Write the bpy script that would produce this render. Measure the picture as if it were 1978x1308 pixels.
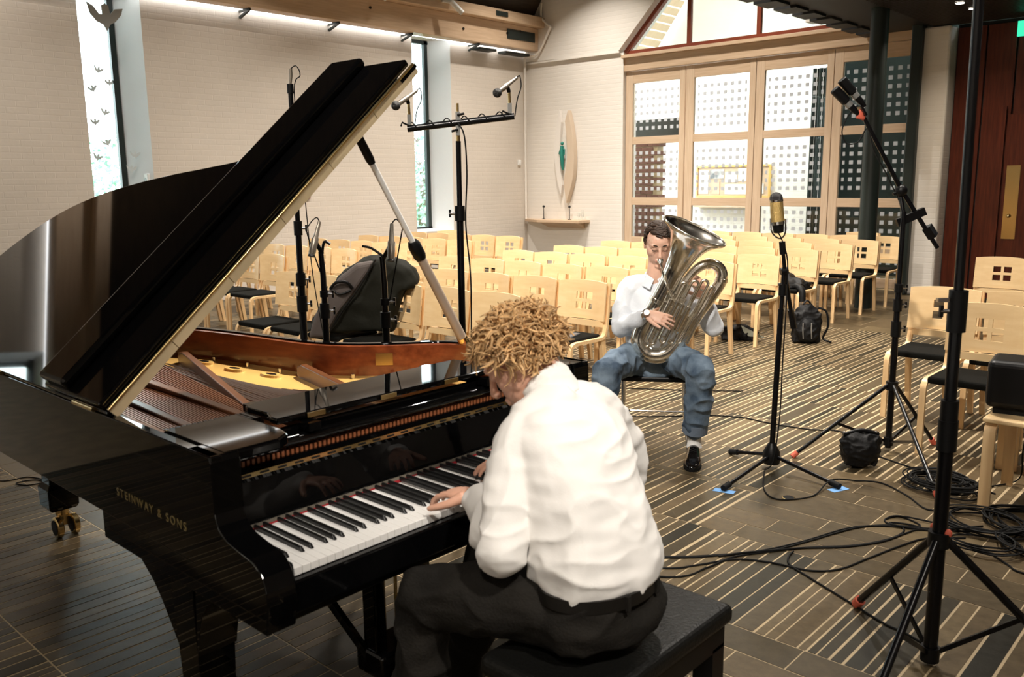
import bpy, bmesh, math, random
from mathutils import Vector, Matrix, noise as mnoise
from math import sin, cos, pi, radians, sqrt, atan2

for _o in list(bpy.data.objects):
    bpy.data.objects.remove(_o)
S = bpy.context.scene
COL = S.collection
random.seed(7)

# ------------------------------------------------------------------ camera
YAW, PITCH, ROLL = -0.743167, 0.178009, -0.0120327
CAM_H = 1.61
Fh = Vector((sin(YAW), cos(YAW), 0)); Rt = Vector((cos(YAW), -sin(YAW), 0)); UP = Vector((0, 0, 1))
_f = Fh * cos(PITCH) - UP * sin(PITCH); _u = Fh * sin(PITCH) + UP * cos(PITCH)
_r = Rt * cos(ROLL) + _u * sin(ROLL); _u2 = _u * cos(ROLL) - Rt * sin(ROLL)
cam = bpy.data.cameras.new('camera'); camo = bpy.data.objects.new('camera', cam); COL.objects.link(camo)
M = Matrix((( _r.x, _u2.x, -_f.x, 0), (_r.y, _u2.y, -_f.y, 0), (_r.z, _u2.z, -_f.z, CAM_H), (0, 0, 0, 1)))
camo.matrix_world = M
cam.sensor_width = 36; cam.lens = 1676.7 / 1978 * 36; cam.clip_start = .05; cam.clip_end = 200
cam.dof.use_dof = True; cam.dof.focus_distance = 5.1; cam.dof.aperture_fstop = 5.6
S.camera = camo
S.view_settings.view_transform = 'Standard'; S.view_settings.look = 'None'
S.view_settings.exposure = 0.0; S.view_settings.gamma = 1; S.view_settings.use_curve_mapping = False

# ------------------------------------------------------------------ sky outside: bright overcast
W = bpy.data.worlds.new('overcast'); S.world = W; W.use_nodes = True
bg = W.node_tree.nodes['Background']; bg.inputs[0].default_value = (.93, .98, 1, 1); bg.inputs[1].default_value = 13

# ------------------------------------------------------------------ ceiling lamps, spotlights and added lights
def lamp(loc, power, size=.3, col=(1, .92, .82), aim=None, kind='AREA', spread=pi):
    l = bpy.data.lights.new('lamp_or_added_light', kind); l.energy = power; l.color = col
    if kind == 'AREA':
        l.shape = 'DISK'; l.size = size; l.spread = spread
    o = bpy.data.objects.new('lamp_or_added_light', l); COL.objects.link(o); o.location = loc
    d = (Vector(aim) - Vector(loc)) if aim else Vector((0, 0, -1))
    o.rotation_euler = d.to_track_quat('-Z', 'Y').to_euler()
    return o
for x, y, p in [(-8.8, 6.4, 120), (-5.8, 6.2, 130), (-2.8, 5.8, 130), (-8.8, 9.4, 150), (-6.0, 9.2, 150), (-3.4, 9.0, 110), (-9.4, 11.4, 95), (-6.6, 11.4, 90), (-.6, 6.8, 50)]:
    lamp((x, y, 5.8), p, .2, spread=radians(110))
# spotlights turned on the audience chairs, the tuba player and the pianist; last one added to brighten the piano interior
for at, to, p, sp in (((-3.4, -1.4, 6.6), (-5.2, 6.6, .8), 42, 46), ((-6.2, -1.2, 6.6), (-8.2, 7.0, .8), 40, 46), ((-.2, -1.6, 6.4), (-3.0, 5.6, .8), 38, 40), ((2.2, .6, 5.6), (-1.35, 1.75, .9), 8.5, 30), ((1.2, -2.4, 6.0), (-1.4, 1.6, .9), 4, 26), ((-2.6, 4.4, 6.0), (-3.0, 1.75, .85), 13, 24)):
    lamp(at, p, .25, aim=to, spread=radians(sp))
# added lights without fittings, brightening the left wall and the wall behind the camera
lamp((-8.4, 2.4, 6.0), 32, .3, aim=(-11.4, 2.6, 2.2), spread=radians(80)); lamp((1.2, -1.2, 6.2), 70, .4, aim=(.8, -3.6, 2.0), spread=radians(90)); lamp((-3.5, -1.2, 6.2), 45, .4, aim=(-3.6, -3.6, 2.6), spread=radians(80))
# added lights that brighten the foyer behind the glazed doors, last one aimed upwards
lamp((-8.3, 15.0, 4.6), 115, 1.2, (1, .96, .92)); lamp((-10.2, 14.6, 4.2), 80, .8, (1, .96, .92)); lamp((-8.0, 14.6, 3.3), 120, 1.0, (1, .95, .88), aim=(-7.4, 17, 6.0))

# ------------------------------------------------------------------ materials
def mat(name, col=(.5, .5, .5), rough=.5, metal=0, spec=.5, coat=0, bump=0, bscale=20, var=0, vscale=3, vcol=None, trans=0, ior=1.45,
        emit=0, ecol=None, island=0, sheen=0, stretch=None, detail=4, sss=0):
    m = bpy.data.materials.new(name); m.use_nodes = True; nt = m.node_tree; N = nt.nodes; L = nt.links
    b = N['Principled BSDF']; I = b.inputs
    I['Base Color'].default_value = (*col, 1); I['Roughness'].default_value = rough; I['Metallic'].default_value = metal
    I['Specular IOR Level'].default_value = spec; I['IOR'].default_value = ior
    if coat: I['Coat Weight'].default_value = coat; I['Coat Roughness'].default_value = .03
    if trans: I['Transmission Weight'].default_value = trans
    if sheen: I['Sheen Weight'].default_value = sheen
    if sss:
        I['Subsurface Weight'].default_value = sss; I['Subsurface Radius'].default_value = (.012, .005, .003)
    if emit:
        I['Emission Color'].default_value = (*(ecol or col), 1); I['Emission Strength'].default_value = emit
    vec = None
    if var or bump:
        tc = N.new('ShaderNodeTexCoord'); mp = N.new('ShaderNodeMapping'); L.new(tc.outputs['Object'], mp.inputs[0])
        if stretch: mp.inputs['Scale'].default_value = stretch
        vec = mp.outputs[0]
    if var:
        n = N.new('ShaderNodeTexNoise'); n.inputs['Scale'].default_value = vscale; n.inputs['Detail'].default_value = detail
        L.new(vec, n.inputs['Vector'])
        r = N.new('ShaderNodeValToRGB'); r.color_ramp.elements[0].position = .32; r.color_ramp.elements[1].position = .68
        c2 = vcol or tuple(c * (1 - var) for c in col)
        r.color_ramp.elements[0].color = (*c2, 1); r.color_ramp.elements[1].color = (*col, 1)
        L.new(n.outputs[0], r.inputs[0]); out = r.outputs[0]
    else: out = None
    if island:
        g = N.new('ShaderNodeNewGeometry'); mx = N.new('ShaderNodeMix'); mx.data_type = 'RGBA'; mx.blend_type = 'MULTIPLY'
        mr = N.new('ShaderNodeMapRange'); mr.inputs[3].default_value = 1 - island; mr.inputs[4].default_value = 1 + island * .4
        L.new(g.outputs['Random Per Island'], mr.inputs[0])
        mx.inputs[0].default_value = 1
        if out: L.new(out, mx.inputs[6])
        else: mx.inputs[6].default_value = (*col, 1)
        L.new(mr.outputs[0], mx.inputs[7]); out = mx.outputs[2]
    if out: L.new(out, I['Base Color'])
    if bump:
        n2 = N.new('ShaderNodeTexNoise'); n2.inputs['Scale'].default_value = bscale; n2.inputs['Detail'].default_value = 3
        L.new(vec, n2.inputs['Vector'])
        bp = N.new('ShaderNodeBump'); bp.inputs['Strength'].default_value = bump; bp.inputs['Distance'].default_value = .02
        L.new(n2.outputs[0], bp.inputs['Height']); L.new(bp.outputs[0], I['Normal'])
    return m

def brick_paint(name, col, rough=.7, strength=.25):
    """whitewashed brickwork: thin courses under thick paint"""
    m = mat(name, col, rough, var=.06, vscale=1.3)
    nt = m.node_tree; N = nt.nodes; L = nt.links; b = N['Principled BSDF']
    tc = N.new('ShaderNodeTexCoord'); sx = N.new('ShaderNodeSeparateXYZ'); L.new(tc.outputs['Object'], sx.inputs[0])
    ad = N.new('ShaderNodeMath'); L.new(sx.outputs[0], ad.inputs[0]); L.new(sx.outputs[1], ad.inputs[1])
    cb = N.new('ShaderNodeCombineXYZ'); L.new(ad.outputs[0], cb.inputs[0]); L.new(sx.outputs[2], cb.inputs[1])
    br = N.new('ShaderNodeTexBrick'); br.inputs['Scale'].default_value = 1; br.inputs['Brick Width'].default_value = .24
    br.inputs['Row Height'].default_value = .075; br.inputs['Mortar Size'].default_value = .008; br.inputs['Mortar Smooth'].default_value = .6
    L.new(cb.outputs[0], br.inputs['Vector'])
    nz = N.new('ShaderNodeTexNoise'); nz.inputs['Scale'].default_value = 25; L.new(tc.outputs['Object'], nz.inputs['Vector'])
    m2 = N.new('ShaderNodeMath'); m2.operation = 'MULTIPLY_ADD'; m2.inputs[1].default_value = .5
    L.new(nz.outputs[0], m2.inputs[0]); L.new(br.outputs['Fac'], m2.inputs[2])
    bp = N.new('ShaderNodeBump'); bp.inputs['Strength'].default_value = strength * 2; bp.inputs['Distance'].default_value = .008; bp.invert = True
    L.new(m2.outputs[0], bp.inputs['Height']); L.new(bp.outputs[0], b.inputs['Normal'])
    return m

def tile_mat(name, attr):
    """honed slate strip: tone differs from piece to piece"""
    m = mat(name, (.1, .08, .06), .36, spec=.28); nt = m.node_tree; N = nt.nodes; L = nt.links; b = N['Principled BSDF']
    if attr:
        a = N.new('ShaderNodeAttribute'); a.attribute_name = 'tone'; src = a.outputs['Fac']
    else:
        a = N.new('ShaderNodeObjectInfo'); sc_ = N.new('ShaderNodeSeparateColor'); L.new(a.outputs['Color'], sc_.inputs[0]); src = sc_.outputs[0]
    r = N.new('ShaderNodeValToRGB'); e = r.color_ramp.elements
    e[0].position = 0; e[0].color = (.014, .013, .008, 1); e[1].position = 1; e[1].color = (.150, .110, .058, 1)
    k = e.new(.12); k.color = (.036, .029, .016, 1); k = e.new(.6); k.color = (.082, .060, .032, 1); k = e.new(.85); k.color = (.112, .079, .042, 1)
    L.new(src, r.inputs[0])
    g = N.new('ShaderNodeNewGeometry'); n = N.new('ShaderNodeTexNoise'); n.inputs['Scale'].default_value = 22; n.inputs['Detail'].default_value = 9; n.inputs['Roughness'].default_value = .7
    L.new(g.outputs['Position'], n.inputs['Vector'])
    mr = N.new('ShaderNodeMapRange'); mr.inputs[1].default_value = .3; mr.inputs[2].default_value = .7; mr.inputs[3].default_value = .72; mr.inputs[4].default_value = 1.28
    L.new(n.outputs[0], mr.inputs[0])
    mx = N.new('ShaderNodeMix'); mx.data_type = 'RGBA'; mx.blend_type = 'MULTIPLY'; mx.inputs[0].default_value = 1
    L.new(r.outputs[0], mx.inputs[6]); L.new(mr.outputs[0], mx.inputs[7]); L.new(mx.outputs[2], b.inputs['Base Color'])
    mr2 = N.new('ShaderNodeMapRange'); mr2.inputs[3].default_value = .28; mr2.inputs[4].default_value = .48
    L.new(n.outputs[0], mr2.inputs[0]); L.new(mr2.outputs[0], b.inputs['Roughness'])
    bp = N.new('ShaderNodeBump'); bp.inputs['Strength'].default_value = .12; bp.inputs['Distance'].default_value = .01
    L.new(n.outputs[0], bp.inputs['Height']); L.new(bp.outputs[0], b.inputs['Normal'])
    return m

def dotted_glass(name):
    """clear pane with a printed grid of small frosted squares"""
    m = bpy.data.materials.new(name); m.use_nodes = True; nt = m.node_tree; N = nt.nodes; L = nt.links; N.clear()
    out = N.new('ShaderNodeOutputMaterial'); tc = N.new('ShaderNodeTexCoord'); sx = N.new('ShaderNodeSeparateXYZ'); L.new(tc.outputs['Object'], sx.inputs[0])
    def cell(o):
        a = N.new('ShaderNodeMath'); a.operation = 'MULTIPLY'; a.inputs[1].default_value = 1 / .124; L.new(o, a.inputs[0])
        f = N.new('ShaderNodeMath'); f.operation = 'FRACT'; L.new(a.outputs[0], f.inputs[0])
        c = N.new('ShaderNodeMath'); c.operation = 'COMPARE'; c.inputs[1].default_value = .5; c.inputs[2].default_value = .23; L.new(f.outputs[0], c.inputs[0])
        return c.outputs[0]
    mu = N.new('ShaderNodeMath'); mu.operation = 'MULTIPLY'; L.new(cell(sx.outputs[0]), mu.inputs[0]); L.new(cell(sx.outputs[2]), mu.inputs[1])
    # the print keeps clear of the pane's margin
    def inside(o, r):
        c = N.new('ShaderNodeMath'); c.operation = 'COMPARE'; c.inputs[1].default_value = 0; c.inputs[2].default_value = r; L.new(o, c.inputs[0]); return c.outputs[0]
    m3 = N.new('ShaderNodeMath'); m3.operation = 'MULTIPLY'; L.new(inside(sx.outputs[0], .44), m3.inputs[0]); L.new(inside(sx.outputs[2], .375), m3.inputs[1])
    m4 = N.new('ShaderNodeMath'); m4.operation = 'MULTIPLY'; L.new(mu.outputs[0], m4.inputs[0]); L.new(m3.outputs[0], m4.inputs[1])
    tr = N.new('ShaderNodeBsdfTransparent'); tr.inputs[0].default_value = (.93, .97, .97, 1)
    gl = N.new('ShaderNodeBsdfGlossy'); gl.inputs['Roughness'].default_value = .02
    fr = N.new('ShaderNodeFresnel'); fr.inputs[0].default_value = 1.45
    mg = N.new('ShaderNodeMixShader'); L.new(fr.outputs[0], mg.inputs[0]); L.new(tr.outputs[0], mg.inputs[1]); L.new(gl.outputs[0], mg.inputs[2])
    df = N.new('ShaderNodeBsdfDiffuse'); df.inputs[0].default_value = (.56, .58, .60, 1)
    tl = N.new('ShaderNodeBsdfTranslucent'); tl.inputs[0].default_value = (.85, .87, .9, 1)
    md = N.new('ShaderNodeMixShader'); md.inputs[0].default_value = .45; L.new(df.outputs[0], md.inputs[1]); L.new(tl.outputs[0], md.inputs[2])
    mf = N.new('ShaderNodeMixShader'); L.new(m4.outputs[0], mf.inputs[0]); L.new(mg.outputs[0], mf.inputs[1]); L.new(md.outputs[0], mf.inputs[2])
    L.new(mf.outputs[0], out.inputs[0])
    return m

def clear_glass(name, tint=(.9, .97, .97)):
    m = bpy.data.materials.new(name); m.use_nodes = True; nt = m.node_tree; N = nt.nodes; L = nt.links; N.clear()
    out = N.new('ShaderNodeOutputMaterial'); tr = N.new('ShaderNodeBsdfTransparent'); tr.inputs[0].default_value = (*tint, 1)
    gl = N.new('ShaderNodeBsdfGlossy'); gl.inputs['Roughness'].default_value = .02; fr = N.new('ShaderNodeFresnel'); fr.inputs[0].default_value = 1.4
    mg = N.new('ShaderNodeMixShader'); L.new(fr.outputs[0], mg.inputs[0]); L.new(tr.outputs[0], mg.inputs[1]); L.new(gl.outputs[0], mg.inputs[2]); L.new(mg.outputs[0], out.inputs[0])
    return m

def grain(name, c1, c2, rough=.4, axis='x', scale=6, coat=0, bump=.03):
    """wood: noise drawn out along the grain"""
    st = {'x': (1, 14, 14), 'y': (14, 1, 14), 'z': (14, 14, 1)}[axis]
    m = mat(name, c1, rough, var=1, vcol=c2, vscale=scale, stretch=st, detail=6, bump=bump, bscale=scale * 2)
    if coat:
        I = m.node_tree.nodes['Principled BSDF'].inputs; I['Coat Weight'].default_value = coat; I['Coat Roughness'].default_value = .05
    return m

MT = dict(
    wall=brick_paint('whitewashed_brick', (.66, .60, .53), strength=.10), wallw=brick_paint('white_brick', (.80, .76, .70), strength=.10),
    reveal=mat('white_plaster', (.78, .79, .80), .7, bump=.15, bscale=8),
    grout=mat('pale_grout', (.55, .42, .25), .6, var=.25, vscale=8), tile=tile_mat('slate', False), tile2=tile_mat('slate_joined', True),
    pine=grain('pale_pine', (.64, .47, .32), (.54, .38, .25), .45, 'y', 3), pinex=grain('pale_pine_x', (.62, .46, .32), (.53, .38, .25), .45, 'x', 3),
    pinez=grain('pale_pine_z', (.64, .49, .35), (.56, .41, .28), .45, 'z', 3),
    birch=grain('birch_ply', (.86, .63, .35), (.80, .56, .29), .38, 'x', 2.2, bump=.01), birchz=grain('birch_lamination', (.84, .60, .33), (.74, .49, .25), .38, 'z', 3, bump=.01),
    seat=mat('black_wool', (.0045, .0045, .0035), .95, spec=.15, bump=.3, bscale=250),
    redwood=grain('red_mahogany', (.14, .028, .012), (.075, .014, .007), .3, 'z', 3), redframe=mat('oxblood_paint', (.22, .05, .025), .4),
    darkceil=grain('dark_slats', (.060, .040, .022), (.028, .018, .010), .5, 'y', 3), gallery=mat('black_stain', (.006, .006, .006), .6),
    slat=grain('brown_slat', (.020, .010, .005), (.012, .006, .003), .5, 'x', 3),
    post=mat('dark_green_steel', (.012, .020, .018), .45), teal=mat('dark_teal_paint', (.012, .030, .030), .5),
    black=mat('piano_black', (.0018, .0018, .002), .03, spec=.36), satin=mat('satin_black', (.003, .003, .0035), .32, spec=.35),
    blackp=mat('black_plastic', (.004, .004, .0045), .4, spec=.3), blackm=mat('black_steel', (.003, .003, .004), .25, spec=.4), rubber=mat('rubber', (.005, .005, .005), .7, spec=.25),
    mahog=grain('inner_rim_mahogany', (.24, .062, .020), (.13, .028, .010), .25, 'x', 2.2, coat=.5, bump=0),
    strut_shade=mat('shaded_gold_strut', (.15, .055, .02), .3, .2), gold=mat('gold_plate', (.85, .52, .16), .34, .25, var=.15, vscale=3), brass=mat('brass', (.75, .55, .25), .22, 1), steel=mat('steel', (.62, .62, .64), .22, 1),
    lacq=mat('hinge_gold', (.92, .74, .46), .35, .1, var=.2, vscale=9), copper=mat('copper_string', (.40, .17, .08), .35, .9), string=mat('steel_string', (.45, .38, .34), .3, 1),
    sound=grain('spruce_soundboard', (.20, .085, .035), (.13, .05, .02), .35, 'x', 4),
    ivory=mat('white_key', (.86, .85, .83), .18), ebony=mat('black_key', (.008, .008, .008), .28), felt=mat('grey_felt', (.16, .14, .11), .9), redfelt=mat('red_felt', (.35, .012, .02), .9),
    propw=mat('prop_wood', (.45, .36, .29), .35, var=.2, vscale=5), leather=mat('black_leather', (.005, .005, .0045), .40, spec=.35, bump=.15, bscale=120),
    skin=mat('skin', (.68, .38, .27), .5, var=.12, vscale=14, sss=.12), skin2=mat('skin_face', (.70, .43, .32), .5, var=.14, vscale=16, sss=.12),
    lips=mat('lips', (.42, .16, .13), .5), brow=mat('dark_hair_strands', (.040, .021, .012), .6, island=.5),
    blond=mat('blond_curls', (.63, .39, .18), .5, island=.55, spec=.4), scalp=mat('hair_roots', (.20, .10, .045), .8),
    knit=mat('white_knit', (.82, .80, .775), .9, bump=.04, bscale=220), shirt=mat('pale_shirt', (.70, .73, .78), .85, bump=.1, bscale=60, var=.05, vscale=5),
    wool=mat('charcoal_wool', (.013, .011, .0085), .85, bump=.2, bscale=140, var=.5, vscale=7, spec=.25), belt=mat('belt_leather', (.008, .007, .006), .4),
    denim=mat('blue_denim', (.20, .27, .35), .85, var=.75, vscale=9, vcol=(.045, .075, .12), bump=.2, bscale=200),
    denimcuff=mat('denim_cuff', (.14, .18, .24), .85, bump=.2, bscale=120), sock=mat('white_sock', (.75, .74, .72), .9, bump=.2, bscale=90),
    shoe=mat('polished_shoe', (.006, .005, .005), .12, coat=.5), silver=mat('silver_plate', (.96, .92, .84), .16, 1, var=.12, vscale=6), silverd=mat('silver_tube', (.93, .87, .76), .18, 1),
    chrome=mat('chrome', (.75, .75, .76), .1, 1), grey=mat('grey_clamp', (.28, .28, .27), .4, .5), micgrey=mat('mic_nickel', (.34, .30, .25), .32, .7), grille=mat('mic_grille', (.05, .05, .05), .4, .8, bump=.5, bscale=300),
    micgold=mat('mic_gold_mesh', (.52, .36, .13), .4, .6, bump=.4, bscale=300), red=mat('orange_tape', (.62, .12, .07), .6), blue=mat('blue_tape', (.16, .36, .70), .7),
    bagg=mat('grey_nylon', (.105, .085, .078), .7, bump=.25, bscale=10), bagd=mat('dark_olive_nylon', (.010, .010, .006), .75, spec=.25, bump=.3, bscale=12), pack=mat('black_nylon', (.0035, .0035, .004), .6, spec=.3, bump=.3, bscale=25),
    paper=mat('paper', (.75, .73, .68), .8), paperp=mat('printed_paper', (.70, .68, .66), .8, var=.8, vscale=9, vcol=(.12, .13, .15)), paperb=mat('poster_peach', (.78, .52, .38), .8, var=.3, vscale=6),
    darkwall=mat('dark_wood_wall', (.030, .022, .016), .7, var=.3, vscale=3),
    pale=mat('white_lacquer', (.80, .80, .78), .4), dove=mat('grey_card', (.30, .30, .29), .8), doves=mat('white_card', (.55, .58, .58), .8), sculp=mat('sculpture_plaster', (.78, .74, .69), .7),
    sculpt=mat('sculpture_wood', (.62, .50, .38), .6), bronze=mat('green_bronze', (.03, .25, .20), .5, .3), candle=mat('black_iron', (.02, .02, .02), .5),
    lens=mat('lamp_glow', (1, .9, .75), .5, emit=14, ecol=(1, .9, .75)), exitg=mat('exit_green', (.02, .45, .25), .4, emit=1.2, ecol=(.05, .8, .45)), slit=mat('daylight_slit_glow', (1, 1, 1), .5, emit=6, ecol=(.95, .98, 1)),
    leaf=mat('leaf', (.42, .62, .50), .6, island=.5), bark=mat('bark', (.12, .09, .06), .9), grass=mat('lawn', (.10, .18, .05), .9, var=.3, vscale=4),
    pane=clear_glass('window_glass'), dots=dotted_glass('dotted_door_glass'), tglass=mat('clear_glassware', (.9, .95, .95), .03, trans=1), shellg=mat('pale_sheet', (.42, .44, .36), .7, var=.5, vscale=12),
    copper2=mat('wood_sound', (.3, .1, .04), .4), brick=brick_paint('red_brick', (.16, .05, .03), .6, .4), book=mat('grey_booklet', (.10, .11, .13), .4), gletter=mat('gold_leaf', (.26, .19, .07), .4, .6),
    screw=mat('dark_bolt', (.02, .015, .01), .5, .5), watch=mat('watch_steel', (.6, .58, .52), .2, 1),
)

# ------------------------------------------------------------------ mesh helpers
class MB:
    def __init__(s): s.v = []; s.f = []; s.sm = []
    def add(s, vs, fs, smooth=False):
        o = len(s.v); s.v += [tuple(v) for v in vs]; s.f += [tuple(i + o for i in f) for f in fs]; s.sm += [smooth] * len(fs); return s
    def box(s, a, b, rot=None, piv=None):
        vs = [Vector((x, y, z)) for z in (a[2], b[2]) for y in (a[1], b[1]) for x in (a[0], b[0])]
        if rot is not None:
            p = Vector(piv) if piv is not None else (Vector(a) + Vector(b)) / 2
            vs = [rot @ (v - p) + p for v in vs]
        return s.add(vs, [(0, 2, 3, 1), (4, 5, 7, 6), (0, 1, 5, 4), (1, 3, 7, 5), (3, 2, 6, 7), (2, 0, 4, 6)])
    def bar(s, p, q, w, h, upv=(0, 0, 1)):
        """rectangular bar from p to q, w across, h along upv"""
        p = Vector(p); q = Vector(q); d = (q - p).normalized(); u = Vector(upv)
        a = d.cross(u)
        if a.length < 1e-4: a = d.cross(Vector((1, 0, 0)))
        a.normalize(); u = a.cross(d).normalized()
        vs = [c + a * sx * w / 2 + u * su * h / 2 for c in (p, q) for sx, su in ((-1, -1), (1, -1), (1, 1), (-1, 1))]
        return s.add(vs, [(3, 2, 1, 0), (4, 5, 6, 7), (0, 1, 5, 4), (1, 2, 6, 5), (2, 3, 7, 6), (3, 0, 4, 7)])
    def rings(s, rs, cap=True, smooth=True, close=False):
        n = len(rs[0]); o = len(s.v); vs = [p for r in rs for p in r]; fs = []
        m = len(rs)
        for i in range(m if close else m - 1):
            j = (i + 1) % m
            for k in range(n):
                fs.append((i * n + k, i * n + (k + 1) % n, j * n + (k + 1) % n, j * n + k))
        s.add(vs, fs, smooth)
        if cap and not close:
            s.add([], []); s.f.append(tuple(o + k for k in reversed(range(n)))); s.sm.append(False)
            s.f.append(tuple(o + (m - 1) * n + k for k in range(n))); s.sm.append(False)
        return s
    def tube(s, pts, r, n=8, cap=True, flat=None, smooth=True, close=False):
        """swept tube; r a number or one per point; flat=(vector, k) squashes by k along vector"""
        P = [Vector(p) for p in pts]; m = len(P); R = r if isinstance(r, (list, tuple)) else [r] * m
        T = []
        for i in range(m):
            a = P[(i - 1) % m] if (close or i) else P[0]; b = P[(i + 1) % m] if (close or i < m - 1) else P[-1]
            t = b - a; T.append(t.normalized() if t.length > 1e-9 else Vector((0, 0, 1)))
        ref = Vector((0, 0, 1)) if abs(T[0].z) < .9 else Vector((1, 0, 0))
        u = T[0].cross(ref).normalized(); rs = []
        for i in range(m):
            u = (u - T[i] * u.dot(T[i]))
            u = u.normalized() if u.length > 1e-6 else T[i].orthogonal().normalized()
            w = T[i].cross(u)
            ring = [P[i] + (u * cos(2 * pi * k / n) + w * sin(2 * pi * k / n)) * R[i] for k in range(n)]
            if flat:
                fv = Vector(flat[0]).normalized(); ring = [p - fv * ((p - P[i]).dot(fv)) * (1 - flat[1]) for p in ring]
            rs.append(ring)
        return s.rings(rs, cap, smooth, close)
    def cyl(s, p, q, r, r2=None, n=12): return s.tube([p, q], [r, r if r2 is None else r2], n)
    def lathe(s, prof, p, ax, n=20, cap=False):
        """prof = [(t along ax, radius)]"""
        p = Vector(p); ax = Vector(ax).normalized(); u = ax.orthogonal().normalized(); w = ax.cross(u)
        return s.rings([[p + ax * t + (u * cos(2 * pi * k / n) + w * sin(2 * pi * k / n)) * max(r, 1e-4) for k in range(n)] for t, r in prof], cap)
    def ball(s, c, r, n=12, m=8, sc=(1, 1, 1)):
        c = Vector(c); rs = []
        for i in range(m + 1):
            a = -pi / 2 + pi * i / m
            rs.append([c + Vector((cos(a) * cos(2 * pi * k / n) * r * sc[0], cos(a) * sin(2 * pi * k / n) * r * sc[1], sin(a) * r * sc[2])) for k in range(n)])
        return s.rings(rs, True)
    def prism(s, poly, fn0, fn1, smooth=False):
        """poly of 2-tuples; fn0/fn1 map a 2-tuple to a 3-D point on either face"""
        n = len(poly); vs = [fn0(p) for p in poly] + [fn1(p) for p in poly]
        fs = [tuple(reversed(range(n))), tuple(range(n, 2 * n))] + [(i, (i + 1) % n, n + (i + 1) % n, n + i) for i in range(n)]
        s.add(vs, fs); return s
    def mesh(s, name):
        me = bpy.data.meshes.new(name); me.from_pydata(s.v, [], s.f); me.update()
        bm = bmesh.new(); bm.from_mesh(me); bmesh.ops.recalc_face_normals(bm, faces=bm.faces)
        for f, k in zip(bm.faces, s.sm): f.smooth = k
        bm.to_mesh(me); bm.free()
        if any(s.sm): me.set_sharp_from_angle(angle=radians(50))
        return me
    def build(s, name, m, parent=None, bevel=0, seg=2, smooth=False, label=None, auto=None):
        o = obj(name, s.mesh(name), m, parent, label)
        if bevel:
            b = o.modifiers.new('bevel', 'BEVEL'); b.width = bevel; b.segments = seg; b.limit_method = 'ANGLE'; b.angle_limit = radians(40)
        if smooth:
            for p in o.data.polygons: p.use_smooth = True
        return o

def obj(name, me, m, parent=None, label=None):
    o = bpy.data.objects.new(name, me); COL.objects.link(o)
    if m is not None:
        me.materials.clear(); me.materials.append(MT[m] if isinstance(m, str) else m)
    if parent: o.parent = parent
    if label: o['label'] = label
    return o
def tag(o, label=None, cat=None, group=None, kind=None):
    if label: o['label'] = label
    if cat: o['category'] = cat
    if group: o['group'] = group
    if kind: o['kind'] = kind
    return o
def thing(name, label, cat, loc=(0, 0, 0), rz=0, group=None):
    o = bpy.data.objects.new(name, None); o.empty_display_size = .1; COL.objects.link(o); o.location = loc; o.rotation_euler = (0, 0, rz)
    return tag(o, label, cat, group)
def struct(name, label, cat=None):
    o = bpy.data.objects.new(name, None); o.empty_display_size = .1; COL.objects.link(o)
    return tag(o, label, cat, kind='structure')
def dup(root, loc=None, rz=None, label=None):
    r = root.copy(); COL.objects.link(r)
    if loc is not None: r.location = loc
    if rz is not None: r.rotation_euler = (0, 0, rz)
    if label: r['label'] = label
    for ch in list(root.children):
        c = ch.copy(); COL.objects.link(c); c.parent = r
        for g in list(ch.children):
            d = g.copy(); COL.objects.link(d); d.parent = c
    return r
def spline(pts, k=6, close=False):
    """Catmull-Rom through the points (any tuple length)"""
    P = [tuple(map(float, p)) for p in pts]; n = len(P); out = []
    for i in range(n if close else n - 1):
        g = lambda j: P[j % n] if close else P[max(0, min(n - 1, j))]
        a, b, c, d = g(i - 1), g(i), g(i + 1), g(i + 2)
        for t in range(k):
            t = t / k
            out.append(tuple(.5 * (2 * b[q] + (c[q] - a[q]) * t + (2 * a[q] - 5 * b[q] + 4 * c[q] - d[q]) * t * t + (3 * b[q] - a[q] - 3 * c[q] + d[q]) * t ** 3) for q in range(len(b))))
    if not close: out.append(P[-1])
    return out
ORD = ['first', 'second', 'third', 'fourth', 'fifth', 'sixth', 'seventh', 'eighth', 'ninth', 'tenth']
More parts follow.
